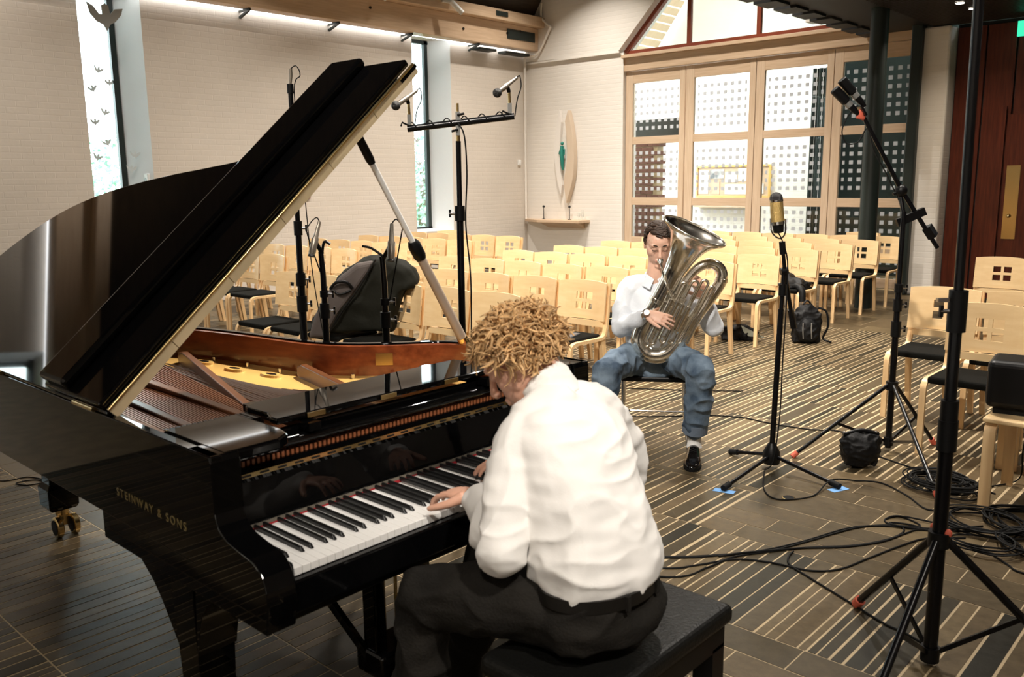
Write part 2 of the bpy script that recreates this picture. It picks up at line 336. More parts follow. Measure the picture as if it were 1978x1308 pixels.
# ================================================================== the floor
def build_floor():
    fl = struct('floor', 'dark slate floor of narrow strips and planks set in pale grout', 'floor')
    MB().box((-11.9, -3.5, -.06), (5, 13.0, -.0015)).build('grout_bed', 'grout', fl)
    rnd = random.Random(11)
    tiles = []                                            # x0, x1, y0, y1
    def strips(x0, x1, y0, y1, wmin, wmax, g0, g1):
        x = x0
        while x < x1:
            w = rnd.uniform(wmin, wmax)
            if rnd.random() < .07: w *= 1.7
            tiles.append((x, min(x + w, x1), y0 + .003, y1 - .003)); x += w + rnd.uniform(g0, g1)
    def planks(x0, x1, ys, first=None):
        for i in range(len(ys) - 1):
            x = x0 - rnd.uniform(0, .3) if first is None else x0
            k = 0
            while x < x1:
                w = rnd.uniform(.33, .52) if not (first and k == 0) else first[i]
                tiles.append((max(x, x0), min(x + w - .006, x1), ys[i] + .003, ys[i + 1] - .003)); x += w; k += 1
    R1, R2 = 2.0, -11.8
    # stripe bands, near to far
    for a, b in ((-3.4, -2.75), (-2.75, -2.1), (-2.1, -1.5), (-1.5, -.9), (-.9, -.3), (-.3, .32), (.32, .94)):
        strips(-5.2, R1, a, b, .03, .07, .006, .012)
    strips(R2, R1, .94, 1.555, .030, .068, .005, .010)
    strips(-4.0, -1.62, 1.555, 2.17, .034, .085, .004, .008); strips(-4.0, -1.62, 2.17, 2.715, .03, .075, .005, .009)
    planks(-11.8, -4.006, [1.555, 1.70, 1.86, 2.0, 2.17, 2.32, 2.47, 2.62, 2.715])
    planks(-1.614, R1, [1.555, 1.70, 1.86, 2.01, 2.17, 2.32, 2.405, 2.56, 2.715])
    strips(R2, -1.9, 2.715, 3.458, .030, .07, .007, .013); strips(-1.89, R1, 2.715, 3.458, .024, .078, .006, .012)
    # plank field right of the player
    ys = [3.458, 3.612, 3.767, 3.915, 4.21, 4.36, 4.505, 4.655]
    planks(-1.995, R1, ys, first=[.175, .268, .455, .615, .455, .385, .19])
    strips(R2, -2.005, 3.458, 4.037, .024, .062, .008, .016)
    planks(R2, -2.005, [4.037, 4.10]); strips(R2, -2.005, 4.10, 4.655, .026, .06, .008, .014)
    for a, b in ((4.655, 5.39), (5.39, 6.0), (6.0, 6.6), (6.6, 7.31), (7.31, 7.92), (7.92, 8.6), (8.6, 9.3)):
        strips(R2, R1, a, b, .026, .058, .010, .017)
    planks(R2, R1, [9.3, 9.62, 9.94, 10.26]); planks(R2, R1, [10.26, 10.6, 10.95, 11.3, 11.7, 12.1, 12.5, 12.98])
    # the 300 strips that show largest are parts of their own
    f = 1676.7
    def px(t):
        cx, cy = (t[0] + t[1]) / 2, (t[2] + t[3]) / 2
        z = Vector((cx, cy, -CAM_H)).dot(_f)
        if z < .5: return 0
        u = Vector((cx, cy, -CAM_H)).dot(_r) / z * f; v = Vector((cx, cy, -CAM_H)).dot(_u2) / z * f
        if abs(u) > 1080 or abs(v) > 760: return 0
        if cx < -2.35 and cy < 3.2 and not (cx < -3.8 and cy < 1.9): return .1
        return (t[1] - t[0]) * (t[3] - t[2]) / z ** 3
    tone = lambda t: (rnd.uniform(.45, .9) if rnd.random() < .9 else rnd.uniform(.9, 1)) if (t[1] - t[0]) > (t[3] - t[2]) else rnd.random()
    tiles.sort(key=px, reverse=True)
    cube = MB().box((0, 0, -.03), (1, 1, 0)).mesh('slate_piece'); cube.materials.append(MT['tile'])
    for i, t in enumerate(tiles[:300]):
        w, h = t[1] - t[0], t[3] - t[2]
        o = bpy.data.objects.new('slate_plank' if h < .32 and w > h else 'slate_strip', cube); COL.objects.link(o); o.parent = fl
        o.location = (t[0], t[2], rnd.uniform(-.0006, .0006)); o.scale = (w, h, 1); o.color = (tone(t), 0, 0, 1)
    me = bpy.data.meshes.new('slate_strips'); vs = []; fs = []; tones = []
    for t in tiles[300:]:
        k = len(vs); z = rnd.uniform(-.0006, .0006); c = tone(t)
        vs += [(t[0], t[2], z), (t[1], t[2], z), (t[1], t[3], z), (t[0], t[3], z), (t[0], t[2], z - .02), (t[1], t[2], z - .02), (t[1], t[3], z - .02), (t[0], t[3], z - .02)]
        fs += [(k, k + 1, k + 2, k + 3), (k, k + 4, k + 5, k + 1), (k + 1, k + 5, k + 6, k + 2), (k + 2, k + 6, k + 7, k + 3), (k + 3, k + 7, k + 4, k)]; tones += [c] * 5
    me.from_pydata(vs, [], fs); a = me.attributes.new('tone', 'FLOAT', 'FACE'); a.data.foreach_set('value', tones)
    o = obj('slate_strips', me, 'tile2', fl); o['kind'] = 'stuff'
    s = thing('floor_socket', 'small round brass floor socket set flush in the slate planks', 'socket', (-1.828, 4.07, 0))
    MB().lathe([(0, .034), (.003, .034), (.004, .030)], (0, 0, 0), (0, 0, 1), 24, True).build('ring', 'brass', s); MB().lathe([(.002, .028), (.0045, .028)], (0, 0, 0), (0, 0, 1), 24, True).build('cap', 'rubber', s)
build_floor()

# ================================================================== walls, windows
def quad_wall(mb, pts, nrm, th):
    """thick slab from an outline"""
    n = Vector(nrm) * th; mb.prism(pts, lambda p: Vector(p), lambda p: Vector(p) + n)
XL = -11.4
WINS = [(-0.85, -.06), (4.64, 5.43), (10.02, 10.9)]           # openings at the wall face (y)
wl = MB(); y = -3.6; TH = .5
ZB, ZT = .78, 4.06
for a, b in WINS:
    wl.box((XL - TH, y, 0), (XL, a, 4.6)); wl.box((XL - TH, a, 0), (XL, b, ZB)); wl.box((XL - TH, a, ZT), (XL, b, 4.6)); y = b
wl.box((XL - TH, y, 0), (XL, 13.2, 4.6))
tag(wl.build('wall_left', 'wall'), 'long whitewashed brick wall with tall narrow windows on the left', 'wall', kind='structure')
for i, (a, b) in enumerate(WINS):
    w = struct('window_%d' % (i + 1), ['tall narrow window beyond the left edge of the picture', 'tall narrow window on the left with paper doves on its pane', 'tall narrow window behind the stereo microphone bar'][i], 'window')
    m = MB()                                                   # splayed reveals
    m.add([(XL + .002, b, ZB), (XL - .44, b - .17, ZB), (XL - .44, b - .17, ZT), (XL + .002, b, ZT)], [(0, 1, 2, 3)])
    m.add([(XL - .44, b - .17, ZB), (XL - .44, b + .01, ZB), (XL - .44, b + .01, ZT), (XL - .44, b - .17, ZT)], [(0, 1, 2, 3)])
    m.add([(XL + .002, a, ZB), (XL - .44, a + .02, ZB), (XL - .44, a + .02, ZT), (XL + .002, a, ZT)], [(3, 2, 1, 0)])
    m.add([(XL + .002, a, ZB + .002), (XL + .002, b, ZB + .002), (XL - .44, b, ZB + .03), (XL - .44, a, ZB + .03)], [(0, 1, 2, 3)])
    m.build('reveal', 'reveal', w)
    for k, (p, q) in enumerate((((XL - .47, b - .245, ZB), (XL - .40, b - .172, ZT)), ((XL - .47, a + .02, ZB), (XL - .40, a + .055, ZT)))):
        MB().box(p, q).build('frame_post', 'post', w)
    MB().box((XL - .47, a, ZT - .06), (XL - .40, b, ZT)).build('frame_head', 'post', w); MB().box((XL - .47, a, ZB), (XL - .40, b, ZB + .06)).build('frame_sill', 'post', w)
    MB().box((XL - .445, a + .05, ZB + .05), (XL - .435, b - .24, ZT - .05)).build('pane', 'pane', w)

# far wall: left pier with a sloped upper edge, glazed doors, right column
YF = 12.9
fw = MB()
fw.prism([(-11.6, 0), (-9.29, 0), (-9.29, 3.80), (-11.6, 3.86)], lambda p: Vector((p[0], YF, p[1])), lambda p: Vector((p[0], YF + .4, p[1])))
fw.prism([(-11.6, 3.86), (-9.29, 3.80), (-9.2, 3.86), (-5.9, 7.2), (-5.9, 9.2), (-11.6, 9.2)], lambda p: Vector((p[0], YF - .04, p[1])), lambda p: Vector((p[0], YF + .4, p[1])))
fw.box((-9.29, YF, 0), (-9.145, YF + .4, 3.80))
tag(fw.build('wall_far', 'wallw'), 'white brick end wall with a sloping gable opening above glazed doors', 'wall', kind='structure')
tag(MB().box((-11.4, YF - .055, 3.80), (-9.2, YF - .03, 3.83)).build('trim_1', 'wallw'), 'thin painted ledge across the white end wall', 'trim', kind='structure')
tag(MB().prism([(-4.13, 0), (-3.76, 0), (-3.76, 3.57), (-4.13, 3.57)], lambda p: Vector((p[0], YF - .25, p[1])), lambda p: Vector((p[0], YF + .4, p[1]))).build('wall_column', 'wallw', bevel=.03), 'white brick column between the glazed doors and the red wood wall', 'column', kind='structure')
# header and sill over the doors
YD = 13.0
tag(MB().box((-9.15, YD - .08, 3.485), (-4.15, YD + .1, 3.70)).build('trim_2', 'pinex', bevel=.006), 'pale pine lintel above the folding glazed doors', 'lintel', kind='structure')
tag(MB().box((-9.16, YD - .16, 3.70), (-4.15, YD + .12, 3.755)).build('trim_3', 'pinex', bevel=.004), 'projecting pale board on top of the pine lintel', 'trim', kind='structure')
DX = [(-9.135, -7.945), (-7.925, -6.675), (-6.665, -5.435), (-5.425, -4.19)]
PX = [(-8.99, -8.05), (-7.775, -6.78), (-6.525, -5.54), (-5.295, -4.33)]
ROWS = [(3.275, 2.365), (2.24, 1.32), (1.19, .55 + .08), (.50, .16)]
for i in range(4):
    (a, b), (c, d) = DX[i], PX[i]
    D = struct('door_%d' % (i + 1), 'pale pine folding door leaf with dotted panes, %s from the left' % ORD[i], 'door')
    for p, q in ((a, c), (d, b)): MB().box((p, YD - .03, .02), (q, YD + .03, 3.475)).build('stile', 'pinez', D, bevel=.004)
    zz = 3.475
    for t, u in ROWS:
        MB().box((c, YD - .028, t), (d, YD + .028, zz)).build('rail', 'pinex', D, bevel=.003); zz = u
        me = MB().box((-(d - c) / 2, -.004, -(t - u) / 2), ((d - c) / 2, .004, (t - u) / 2)).mesh('pane')
        o = obj('pane', me, 'dots', D); o.location = ((c + d) / 2, YD + .005, (t + u) / 2)
    MB().box((c, YD - .028, .02), (d, YD + .028, zz)).build('rail', 'pinex', D, bevel=.003)
# transom glazing in dark red frames
T = struct('window_4', 'glazed gable light with dark red bars above the doors', 'window')
MB().box((-9.1, YD - .03, 3.755), (-4.2, YD + .03, 3.83)).build('bottom_bar', 'redframe', T)
for x in (-7.9, -6.66, -5.3): MB().box((x - .035, YD - .03, 3.83), (x + .035, YD + .03, 6.2)).build('bar', 'redframe', T)
MB().bar((-9.16, YD, 3.80), (-6.2, YD, 6.79), .07, .09, (0, 1, 0)).build('sloping_bar', 'redframe', T)
MB().prism([(-9.08, 3.83), (-4.2, 3.83), (-4.2, 7.5), (-5.5, 7.5)], lambda p: Vector((p[0], YD + .004, p[1])), lambda p: Vector((p[0], YD + .01, p[1]))).build('pane', 'pane', T)

# the foyer beyond
tag(MB().box((-14, 17, 0), (-2, 17.2, 8)).build('wall_foyer', 'wallw'), 'white end wall of the foyer seen through the doors', 'wall', kind='structure')
tag(MB().box((-14, 13.4, 0), (-13.8, 17, 3.1)).build('wall_foyer_side', 'wallw'), 'white side wall of the foyer', 'wall', kind='structure')
tag(MB().box((-14, 13.05, -.06), (2, 17.2, -.002)).build('floor_foyer', 'tile'), 'dark foyer floor behind the doors', 'floor', kind='structure')
tag(MB().box((-6.35, 14.9, 0), (1, 15.1, 6)).build('wall_teal', 'teal'), 'dark teal partition behind the right hand doors', 'wall', kind='structure')
tag(MB().box((-14, 13.1, 8), (2, 17.2, 8.1)).build('ceiling_foyer', 'pale'), 'pale foyer ceiling', 'ceiling', kind='structure')
cl = struct('ceiling_slope', 'sloping boarded foyer ceiling seen through the gable light', 'ceiling')
sl = MB().box((0, 0, -.02), (.15, 3.4, .02)).mesh('board'); sl.materials.append(MT['pinex'])
for k in range(14):
    o = bpy.data.objects.new('board', sl); COL.objects.link(o); o.parent = cl; o.location = (-11.2 + k * .115, 13.5, 4.35 + k * .15); o.rotation_euler = (0, -radians(52), 0)
p = struct('wall_pillar', 'red brick pillar behind the leftmost glazed door', 'pillar')
bk = MB().box((0, 0, 0), (.25, .24, .068)).mesh('brick'); bk.materials.append(MT['brick'])
for k in range(30):
    for j in range(2):
        o = bpy.data.objects.new('brick', bk); COL.objects.link(o); o.parent = p; o.location = (-9.72 + (j - (k % 2) * .5) * .262 + .1, 14.0, k * .08); o.scale = (1, 1, 1)
tag(MB().box((-9.72, 14.02, 0), (-9.15, 14.22, 2.40)).build('pillar_core', 'grout', p), None)
tag(MB().box((-11.5, 13.9, 2.42), (-8.6, 14.3, 2.72)).build('trim_4', 'post'), 'dark beam across the foyer behind the leftmost door', 'beam', kind='structure')
cur = MB()
for k in range(9):
    cur.cyl((-6.42 + k * .055, 14.55 + (k % 2) * .05, .0), (-6.42 + k * .055, 14.55 + (k % 2) * .05, 3.42), .036, n=8)
tag(cur.build('foyer_curtain', 'teal'), 'dark green pleated curtain behind the third glazed door', 'curtain')
nb = thing('notice_board', 'gold framed notice board with papers behind the second glazed door', 'notice board', (-9.18, 16.98, 1.575))
MB().box((-.84, -.02, -.31), (.84, 0, .31)).build('backing', 'pinex', nb)
for a, b in (((-.87, -.05, -.34), (.87, 0, -.30)), ((-.87, -.05, .30), (.87, 0, .34)), ((-.87, -.05, -.30), (-.83, 0, .30)), ((.83, -.05, -.30), (.87, 0, .30))): MB().box(a, b).build('frame', 'gold', nb)
for k, (x0, x1, z0, z1, m) in enumerate([(-.80, -.57, -.26, .24, 'paper'), (-.53, -.30, -.27, .0, 'paperb'), (-.54, -.20, .06, .26, 'paperp'), (-.17, .10, -.02, .2, 'paper'), (.13, .42, .0, .27, 'paper'), (.45, .68, .0, .28, 'paperb'), (-.17, .42, -.27, -.06, 'paper'), (.45, .72, -.26, -.05, 'paper')]):
    MB().box((x0, -.03, z0), (x1, -.02, z1)).build('sheet', m, nb)
fs = thing('foyer_shelf', 'thin pale shelf with leaflets below the notice board', 'shelf', (-9.2, 16.9, 1.06))
MB().box((-.8, -.12, -.03), (.55, .1, 0)).build('board', 'pinex', fs)
for k in range(4): MB().box((-.7 + k * .3, -.1, 0), (-.5 + k * .3, .0, .03)).build('leaflet_pile', 'paperb' if k % 2 else 'paper', fs)

# wooden beam along the left wall, with a glowing strip standing in for daylight through the slit above the wall
tag(MB().box((-11.30, -3.4, 4.02), (-11.06, 12.86, 4.42)).build('trim_beam', 'pine', bevel=.01), 'long pale pine beam below the ceiling on the left', 'beam', kind='structure')
tag(MB().box((-11.22, -3.4, 4.42), (-10.90, 12.86, 4.60)).build('trim_beam_upper', 'pine', bevel=.01), 'upper pine beam stepping out under the dark ceiling', 'beam', kind='structure')
tag(MB().box((-11.36, -3.4, 4.025), (-11.31, 12.8, 4.075)).build('daylight_slit_glow', 'slit'), 'thin glowing strip standing in for daylight in the slit between the pine beam and the wall', 'light strip')
for k, yy in enumerate((6.85, 8.35, 9.8, 11.35)):
    m = MB(); m.bar((-11.39, yy, 3.92), (-11.12, yy, 4.0), .03, .03); m.bar((-11.39, yy, 4.0), (-11.12, yy, 4.01), .03, .025)
    tag(m.build('bracket', 'post'), 'dark steel bracket under the pine beam, %s from the left' % ORD[k], 'bracket', 'brackets under the pine beam')
for k, (yy, zz) in enumerate(((8.9, 4.28), (10.9, 4.2), (12.0, 4.25), (12.35, 4.32))):
    tag(MB().cyl((-11.065, yy, zz), (-11.045, yy, zz), .022, n=10).build('bolt', 'screw'), 'dark bolt in the pine beam, %s from the left' % ORD[k], 'bolt', 'bolts in the pine beam')
tag(MB().box((-11.062, 12.0, 4.16), (-11.045, 12.75, 4.33)).build('vent_plate', 'post'), 'dark plate let into the right end of the pine beam', 'plate')
tag(MB().box((-10.91, 11.55, 4.48), (-10.885, 11.85, 4.56)).build('vent_plate', 'post'), 'small dark vent in the upper pine beam', 'plate')
tag(MB().box((-11.38, 11.42, 3.93), (-11.18, 11.85, 3.97)).build('grille_plate', 'post'), 'dark grille under the pine beam beside the far window', 'grille')
tag(MB().box((-11.38, 12.1, 3.93), (-11.18, 12.75, 3.97)).build('grille_plate', 'post'), 'dark grille under the pine beam in the corner', 'grille')
pi_ = MB(); pi_.tube(spline([(-10.93, 12.8, 4.85), (-10.93, 12.8, 4.60), (-10.72, 12.79, 4.42), (-10.74, 12.79, 4.35), (-11.0, 12.79, 3.98), (-11.28, 12.79, 3.93), (-11.34, 12.79, 3.85), (-11.34, 12.79, .9)], 4), .022, 6)
tag(pi_.build('pipe', 'wallw'), 'thin white painted pipe running down the corner', 'pipe')
for k, (yy, tilt) in enumerate(((8.75, -.5), (10.35, -.5))):
    s = thing('spotlight', ['white cylindrical spotlight on the pine beam, nearer the window', 'white cylindrical spotlight on the pine beam, nearer the far corner'][k], 'spotlight', (-10.88, yy, 4.52), 0, 'spotlights on the pine beam')
    MB().cyl((.06, .05, .02), (.17, .20, -.16), .045, n=16).build('housing', 'pale', s); MB().cyl((0, 0, .02), (.08, .07, 0), .02, n=8).build('arm', 'pale', s); MB().box((-.03, -.1, 0), (.03, .1, .05)).build('track_adapter', 'pale', s)

# dark boarded ceiling
tag(MB().prism([(-11.6, 4.6), (-11.2, 4.6), (-8.3, 8.75), (5.2, 8.75), (5.2, 8.9), (-8.5, 8.9)], lambda p: Vector((p[0], -3.6, p[1])), lambda p: Vector((p[0], 13.1, p[1]))).build('ceiling', 'darkceil'), 'steep dark boarded ceiling', 'ceiling', kind='structure')
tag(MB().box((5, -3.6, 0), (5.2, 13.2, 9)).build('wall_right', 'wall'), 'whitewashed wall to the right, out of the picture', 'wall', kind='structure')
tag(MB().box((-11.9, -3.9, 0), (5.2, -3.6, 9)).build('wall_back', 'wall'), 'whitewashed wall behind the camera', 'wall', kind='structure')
tag(MB().box((-5.9, YF + .05, 3.9), (5.2, YF + .3, 9)).build('wall_far_upper', 'wallw'), 'white end wall above the gallery', 'wall', kind='structure')

# gallery on the right: dark deck with slatted underside, posts, red wood wall
ga = struct('gallery', 'dark gallery deck with a slatted underside at the upper right', 'gallery')
MB().box((-4.78, 8.4, 3.62), (5, 12.9, 3.9)).build('deck', 'gallery', ga)
for k in range(9):
    MB().box((-4.98, 8.55 + k * .5, 3.57), (-4.7, 8.90 + k * .5, 3.88)).build('joist_end', 'gallery', ga)
sm = MB().box((0, 0, 0), (7.5, .030, .03)).mesh('slat'); sm.materials.append(MT['slat'])
for k in range(70):
    o = bpy.data.objects.new('slat', sm); COL.objects.link(o); o.parent = ga; o.location = (-4.0, 8.45 + k * .0625, 3.58)
MB().box((-4.78, 8.4, 3.60), (-4.0, 12.9, 3.62)).build('edge_panel', 'gallery', ga)
for k, (x, yy) in enumerate(((-3.26, 11.2), (-3.27, 11.68))):
    d = thing('downlight', ['larger lit downlight in the slatted gallery ceiling', 'small lit downlight just below the larger one'][k], 'lamp', (x, yy, 3.578))
    MB().lathe([(0, .05 - k * .02), (-.012, .045 - k * .02)], (0, 0, 0), (0, 0, 1), 16, True).build('lens', 'lens', d); MB().lathe([(.0, .06 - k * .02), (-.008, .06 - k * .02), (-.008, .048 - k * .02)], (0, 0, 0), (0, 0, 1), 16).build('ring', 'post', d)
    lamp((x, yy, 3.55), (16, 8)[k], .07, (1, .85, .66), spread=radians(130))
tag(MB().cyl((-4.08, 11.0, 0), (-4.08, 11.0, 3.62), .105, n=24).build('post_round', 'post'), 'round dark green steel post carrying the gallery', 'post', kind='structure')
tag(MB().box((-4.23, 12.55, 0), (-4.09, 12.75, 3.62)).build('post_square', 'post', bevel=.02), 'dark post against the white column', 'post', kind='structure')
rw = struct('wall_red', 'dark red mahogany wall panels at the right edge', 'wall')
for k in range(5):
    MB().box((-3.74 + k * .36, YF + .0, 0), (-3.40 + k * .36, YF + .06, 3.55)).build('panel', 'redwood', rw, bevel=.006)
MB().box((-3.76, YF + .05, 0), (5, YF + .2, 3.6)).build('backing', 'gallery', rw)
rd = struct('door_5', 'dark red wooden door with brass plate at the right edge', 'door')
MB().box((-3.18, YF - .06, 0), (-3.08, YF - .0, 2.5)).build('jamb', 'redwood', rd); MB().box((-3.06, YF - .04, 0), (-2.0, YF - .005, 2.4)).build('leaf', 'redwood', rd)
MB().box((-3.02, YF - .05, .8), (-2.86, YF - .04, 1.75)).build('push_plate', 'brass', rd); MB().ball((-2.95, YF - .07, 1.1), .025).build('knob', 'brass', rd)
ex = thing('exit_sign', 'green lit exit sign at the top right edge', 'sign', (-2.93, 12.5, 3.40))
MB().box((-.02, -.02, -.09), (.36, .02, .09)).build('face', 'exitg', ex); MB().box((.1, -.02, .09), (.12, .02, .2)).build('bracket', 'blackp', ex)

# small things on the walls
def dove_mesh(s):
    wing = [(0, -.16), (.05, -.07), (.12, -.03), (.2, .06), (.23, .15), (.12, .13), (.06, .06), (.045, .16), (0, .19), (-.05, .16), (-.045, .05), (-.08, .05), (-.15, .14), (-.24, .19), (-.2, .04), (-.12, -.05), (-.04, -.08)]
    return MB().prism(wing, lambda p: Vector((0, p[0] * s, p[1] * s)), lambda p: Vector((.006, p[0] * s, p[1] * s))).mesh('dove')
dv = thing('paper_dove', 'large grey dove cut-out hanging at the top of the left window', 'paper dove', (-11.28, 4.93, 3.66)); obj('cut_out', dove_mesh(.95), 'dove', dv); MB().cyl((0, 0, .15), (0, 0, .37), .001, n=4).build('thread', 'post', dv)
dm = dove_mesh(.28); dm.materials.append(MT['doves'])
spots = [(5.01, 3.10, 'topmost'), (5.14, 2.95, 'second from the top'), (4.92, 2.86, 'third from the top'), (5.05, 2.57, 'fourth from the top'), (4.91, 2.44, 'fifth from the top'), (5.04, 2.18, 'sixth from the top'), (4.90, 1.99, 'lowest')]
for k, (yy, zz, w) in enumerate(spots):
    o = bpy.data.objects.new('paper_dove', dm); COL.objects.link(o); o.location = (XL - .425, yy, zz); o.rotation_euler = (.3 * ((k % 3) - 1), 0, 0); tag(o, 'small paper dove on the left window pane, ' + w, 'paper dove', 'small doves on the left window')
for k, (yy, zz, w) in enumerate(((5.30, 2.02, 'upper'), (5.24, 1.84, 'lower'))):
    o = bpy.data.objects.new('paper_dove', dm); COL.objects.link(o); o.location = (XL - .20 - k * .05, yy + .02 * k, zz); o.rotation_euler = (0, 0, -.35); tag(o, '%s small paper dove on the white window reveal' % w, 'paper dove', 'doves on the window reveal')
for k, (zz) in enumerate((2.35, 1.95, 1.55)):
    o = bpy.data.objects.new('paper_dove', dm); COL.objects.link(o); o.location = (XL - .42, 10.45 + .03 * k, zz); tag(o, 'small paper dove on the far window pane, ' + ['top', 'middle', 'bottom'][k], 'paper dove', 'small doves on the far window')
so = thing('socket_box', 'small white socket box on the reveal of the left window', 'socket', (-11.52, 5.40, 1.70))
MB().box((-.06, -.03, -.08), (.06, .01, .08)).build('box', 'pale', so, bevel=.008); MB().cyl((.0, -.035, .0), (.0, -.03, .0), .03).build('outlet', 'grey', so)
sw = thing('light_switch', 'small cream switch on the wall near the corner', 'switch', (-11.4, 12.66, 1.98)); MB().box((-.0, -.04, -.05), (.03, .04, .05)).build('plate', 'pale', sw, bevel=.006); MB().box((.03, -.015, -.02), (.036, .015, .02)).build('rocker', 'pale', sw)
pc = thing('small_picture', 'small orange brown framed picture on the left wall behind the piano', 'picture', (-11.385, 7.75, 1.5)); MB().box((-.01, -.10, -.1), (.015, .10, .1)).build('frame', 'redframe', pc); MB().box((.015, -.08, -.08), (.018, .08, .08)).build('sheet', 'paperb', pc)
sh = thing('wall_shelf', 'pale wooden shelf on a bracket on the white end wall', 'shelf', (-10.6, YF, .86))
MB().prism([(-.76, 0), (.74, 0), (.74, -.34), (-.2, -.42), (-.76, -.12)], lambda p: Vector((p[0], p[1], 0)), lambda p: Vector((p[0], p[1], .05))).build('board', 'pinex', sh, bevel=.005)
MB().prism([(0, 0), (0, -.30), (-.11, 0)], lambda p: Vector((-.25, p[1], p[0])), lambda p: Vector((.62, p[1], p[0]))).build('bracket', 'pinex', sh)
for k, x in enumerate((-10.88, -10.25)):
    c = thing('candlestick', ['thin black candlestick at the left of the wall shelf', 'thin black candlestick in the middle of the wall shelf'][k], 'candlestick', (x, YF - .12, .91), 0, 'candlesticks on the wall shelf')
    MB().lathe([(0, .035), (.008, .035), (.015, .009), (.22, .007)], (0, 0, 0), (0, 0, 1), 12).build('stem', 'candle', c); MB().lathe([(.22, .018), (.235, .026), (.25, .022), (.262, .008)], (0, 0, 0), (0, 0, 1), 12, True).build('cup', 'candle', c)
for k, x in enumerate((-10.02, -9.93)):
    c = thing('glass_holder', ['clear glass on the wall shelf, left of its twin', 'clear glass at the right end of the wall shelf'][k], 'glass', (x, YF - .13, .91), 0, 'glasses on the wall shelf')
    MB().lathe([(0, .02), (.005, .02), (.01, .005), (.05, .005), (.07, .022), (.13 + .05 * k, .026)], (0, 0, 0), (0, 0, 1), 14).build('bowl', 'tglass', c)
sc = thing('wall_sculpture', 'almond shaped wall sculpture of two crescents with a small green figure', 'sculpture', (0, YF - .02, 0))
def cres(pts, y0, y1): return MB().prism(pts, lambda p: Vector((p[0], y0, p[1])), lambda p: Vector((p[0], y1, p[1])))
o1 = spline([(-10.29, 2.90), (-10.20, 2.55), (-10.15, 2.1), (-10.18, 1.65), (-10.33, 1.22)], 5); i1 = spline([(-10.36, 1.40), (-10.385, 1.62), (-10.31, 2.05), (-10.325, 2.45), (-10.36, 2.70)], 5)
cres(o1 + i1, -.10, .01).build('wooden_crescent', 'sculpt', sc, bevel=.004)
o2 = spline([(-10.53, 2.92), (-10.63, 2.5), (-10.65, 2.1), (-10.6, 1.7), (-10.5, 1.35)], 5); i2 = spline([(-10.47, 1.55), (-10.52, 1.9), (-10.52, 2.3), (-10.49, 2.7)], 5)
cres(o2 + i2, -.05, .01).build('white_crescent', 'sculp', sc)
fg = MB(); fg.tube([(-10.46, -.06, 2.27), (-10.465, -.06, 2.12), (-10.45, -.06, 1.9), (-10.44, -.06, 1.82)], [.03, .045, .03, .012], 8); fg.ball((-10.455, -.06, 2.31), .032); fg.tube([(-10.53, -.06, 2.12), (-10.50, -.06, 2.2), (-10.46, -.06, 2.22), (-10.40, -.06, 2.2), (-10.41, -.06, 2.1)], .014, 6)
fg.build('figure', 'bronze', sc)

# garden outside the windows
tag(MB().box((-60, -30, -1.2), (-12.6, 40, -1.0)).build('lawn', 'grass'), 'lawn outside the windows', 'lawn', kind='structure')
def tree(x, y, h, r, label):
    t = thing('garden_tree', label, 'tree', (x, y, -1)); MB().tube([(0, 0, 0), (.1, 0, h * .5), (0, .1, h * .8)], [.16, .12, .06], 8).build('trunk', 'bark', t)
    rn = random.Random(int(x * 10 + y)); m = MB()
    for k in range(3500):
        d = Vector((rn.gauss(0, 1), rn.gauss(0, 1), rn.gauss(0, .8))).normalized() * r * rn.uniform(.55, 1); c = d + Vector((0, 0, h * .62)); a = Vector((rn.gauss(0, 1), rn.gauss(0, 1), rn.gauss(0, 1))).normalized() * .08; b = a.orthogonal().normalized() * .05
        m.add([c - a, c + b, c + a, c - b], [(0, 1, 2, 3)])
    o = m.build('foliage', 'leaf', t); o['kind'] = 'stuff'
tree(-24, 9.6, 3.6, 1.9, 'pale green leafy tree outside the left window'); tree(-26, 14.2, 3.3, 1.7, 'smaller pale green tree at the right of the left window view')
tree(-17.6, 15.6, 3.8, 1.6, 'leafy tree outside the far window')
# ================================================================== grand piano
BY, TY = .955, 2.40                       # bass and treble sides
RZ0, RZ1 = .685, .985                     # rim bottom, rim top
OUT = [(-1.84, BY), (-2.6, BY), (-3.4, BY), (-4.1, BY), (-4.26, .965), (-4.335, 1.03), (-4.345, 1.16), (-4.31, 1.36), (-4.24, 1.54), (-4.12, 1.69), (-3.93, 1.80), (-3.70, 1.885),
       (-3.45, 1.945), (-3.18, 1.985), (-2.95, 2.02), (-2.80, 2.09), (-2.68, 2.20), (-2.58, 2.32), (-2.49, 2.385), (-2.38, TY), (-2.1, TY), (-1.84, TY)]
def offset(path, d):
    r = []
    for i, p in enumerate(path):
        a = Vector(path[max(0, i - 1)]); b = Vector(path[min(len(path) - 1, i + 1)]); t = (b - a).normalized(); r.append((p[0] + t.y * d, p[1] - t.x * d))
    return r
piano = thing('grand_piano', 'black concert grand piano with its lid open, in the foreground', 'piano')
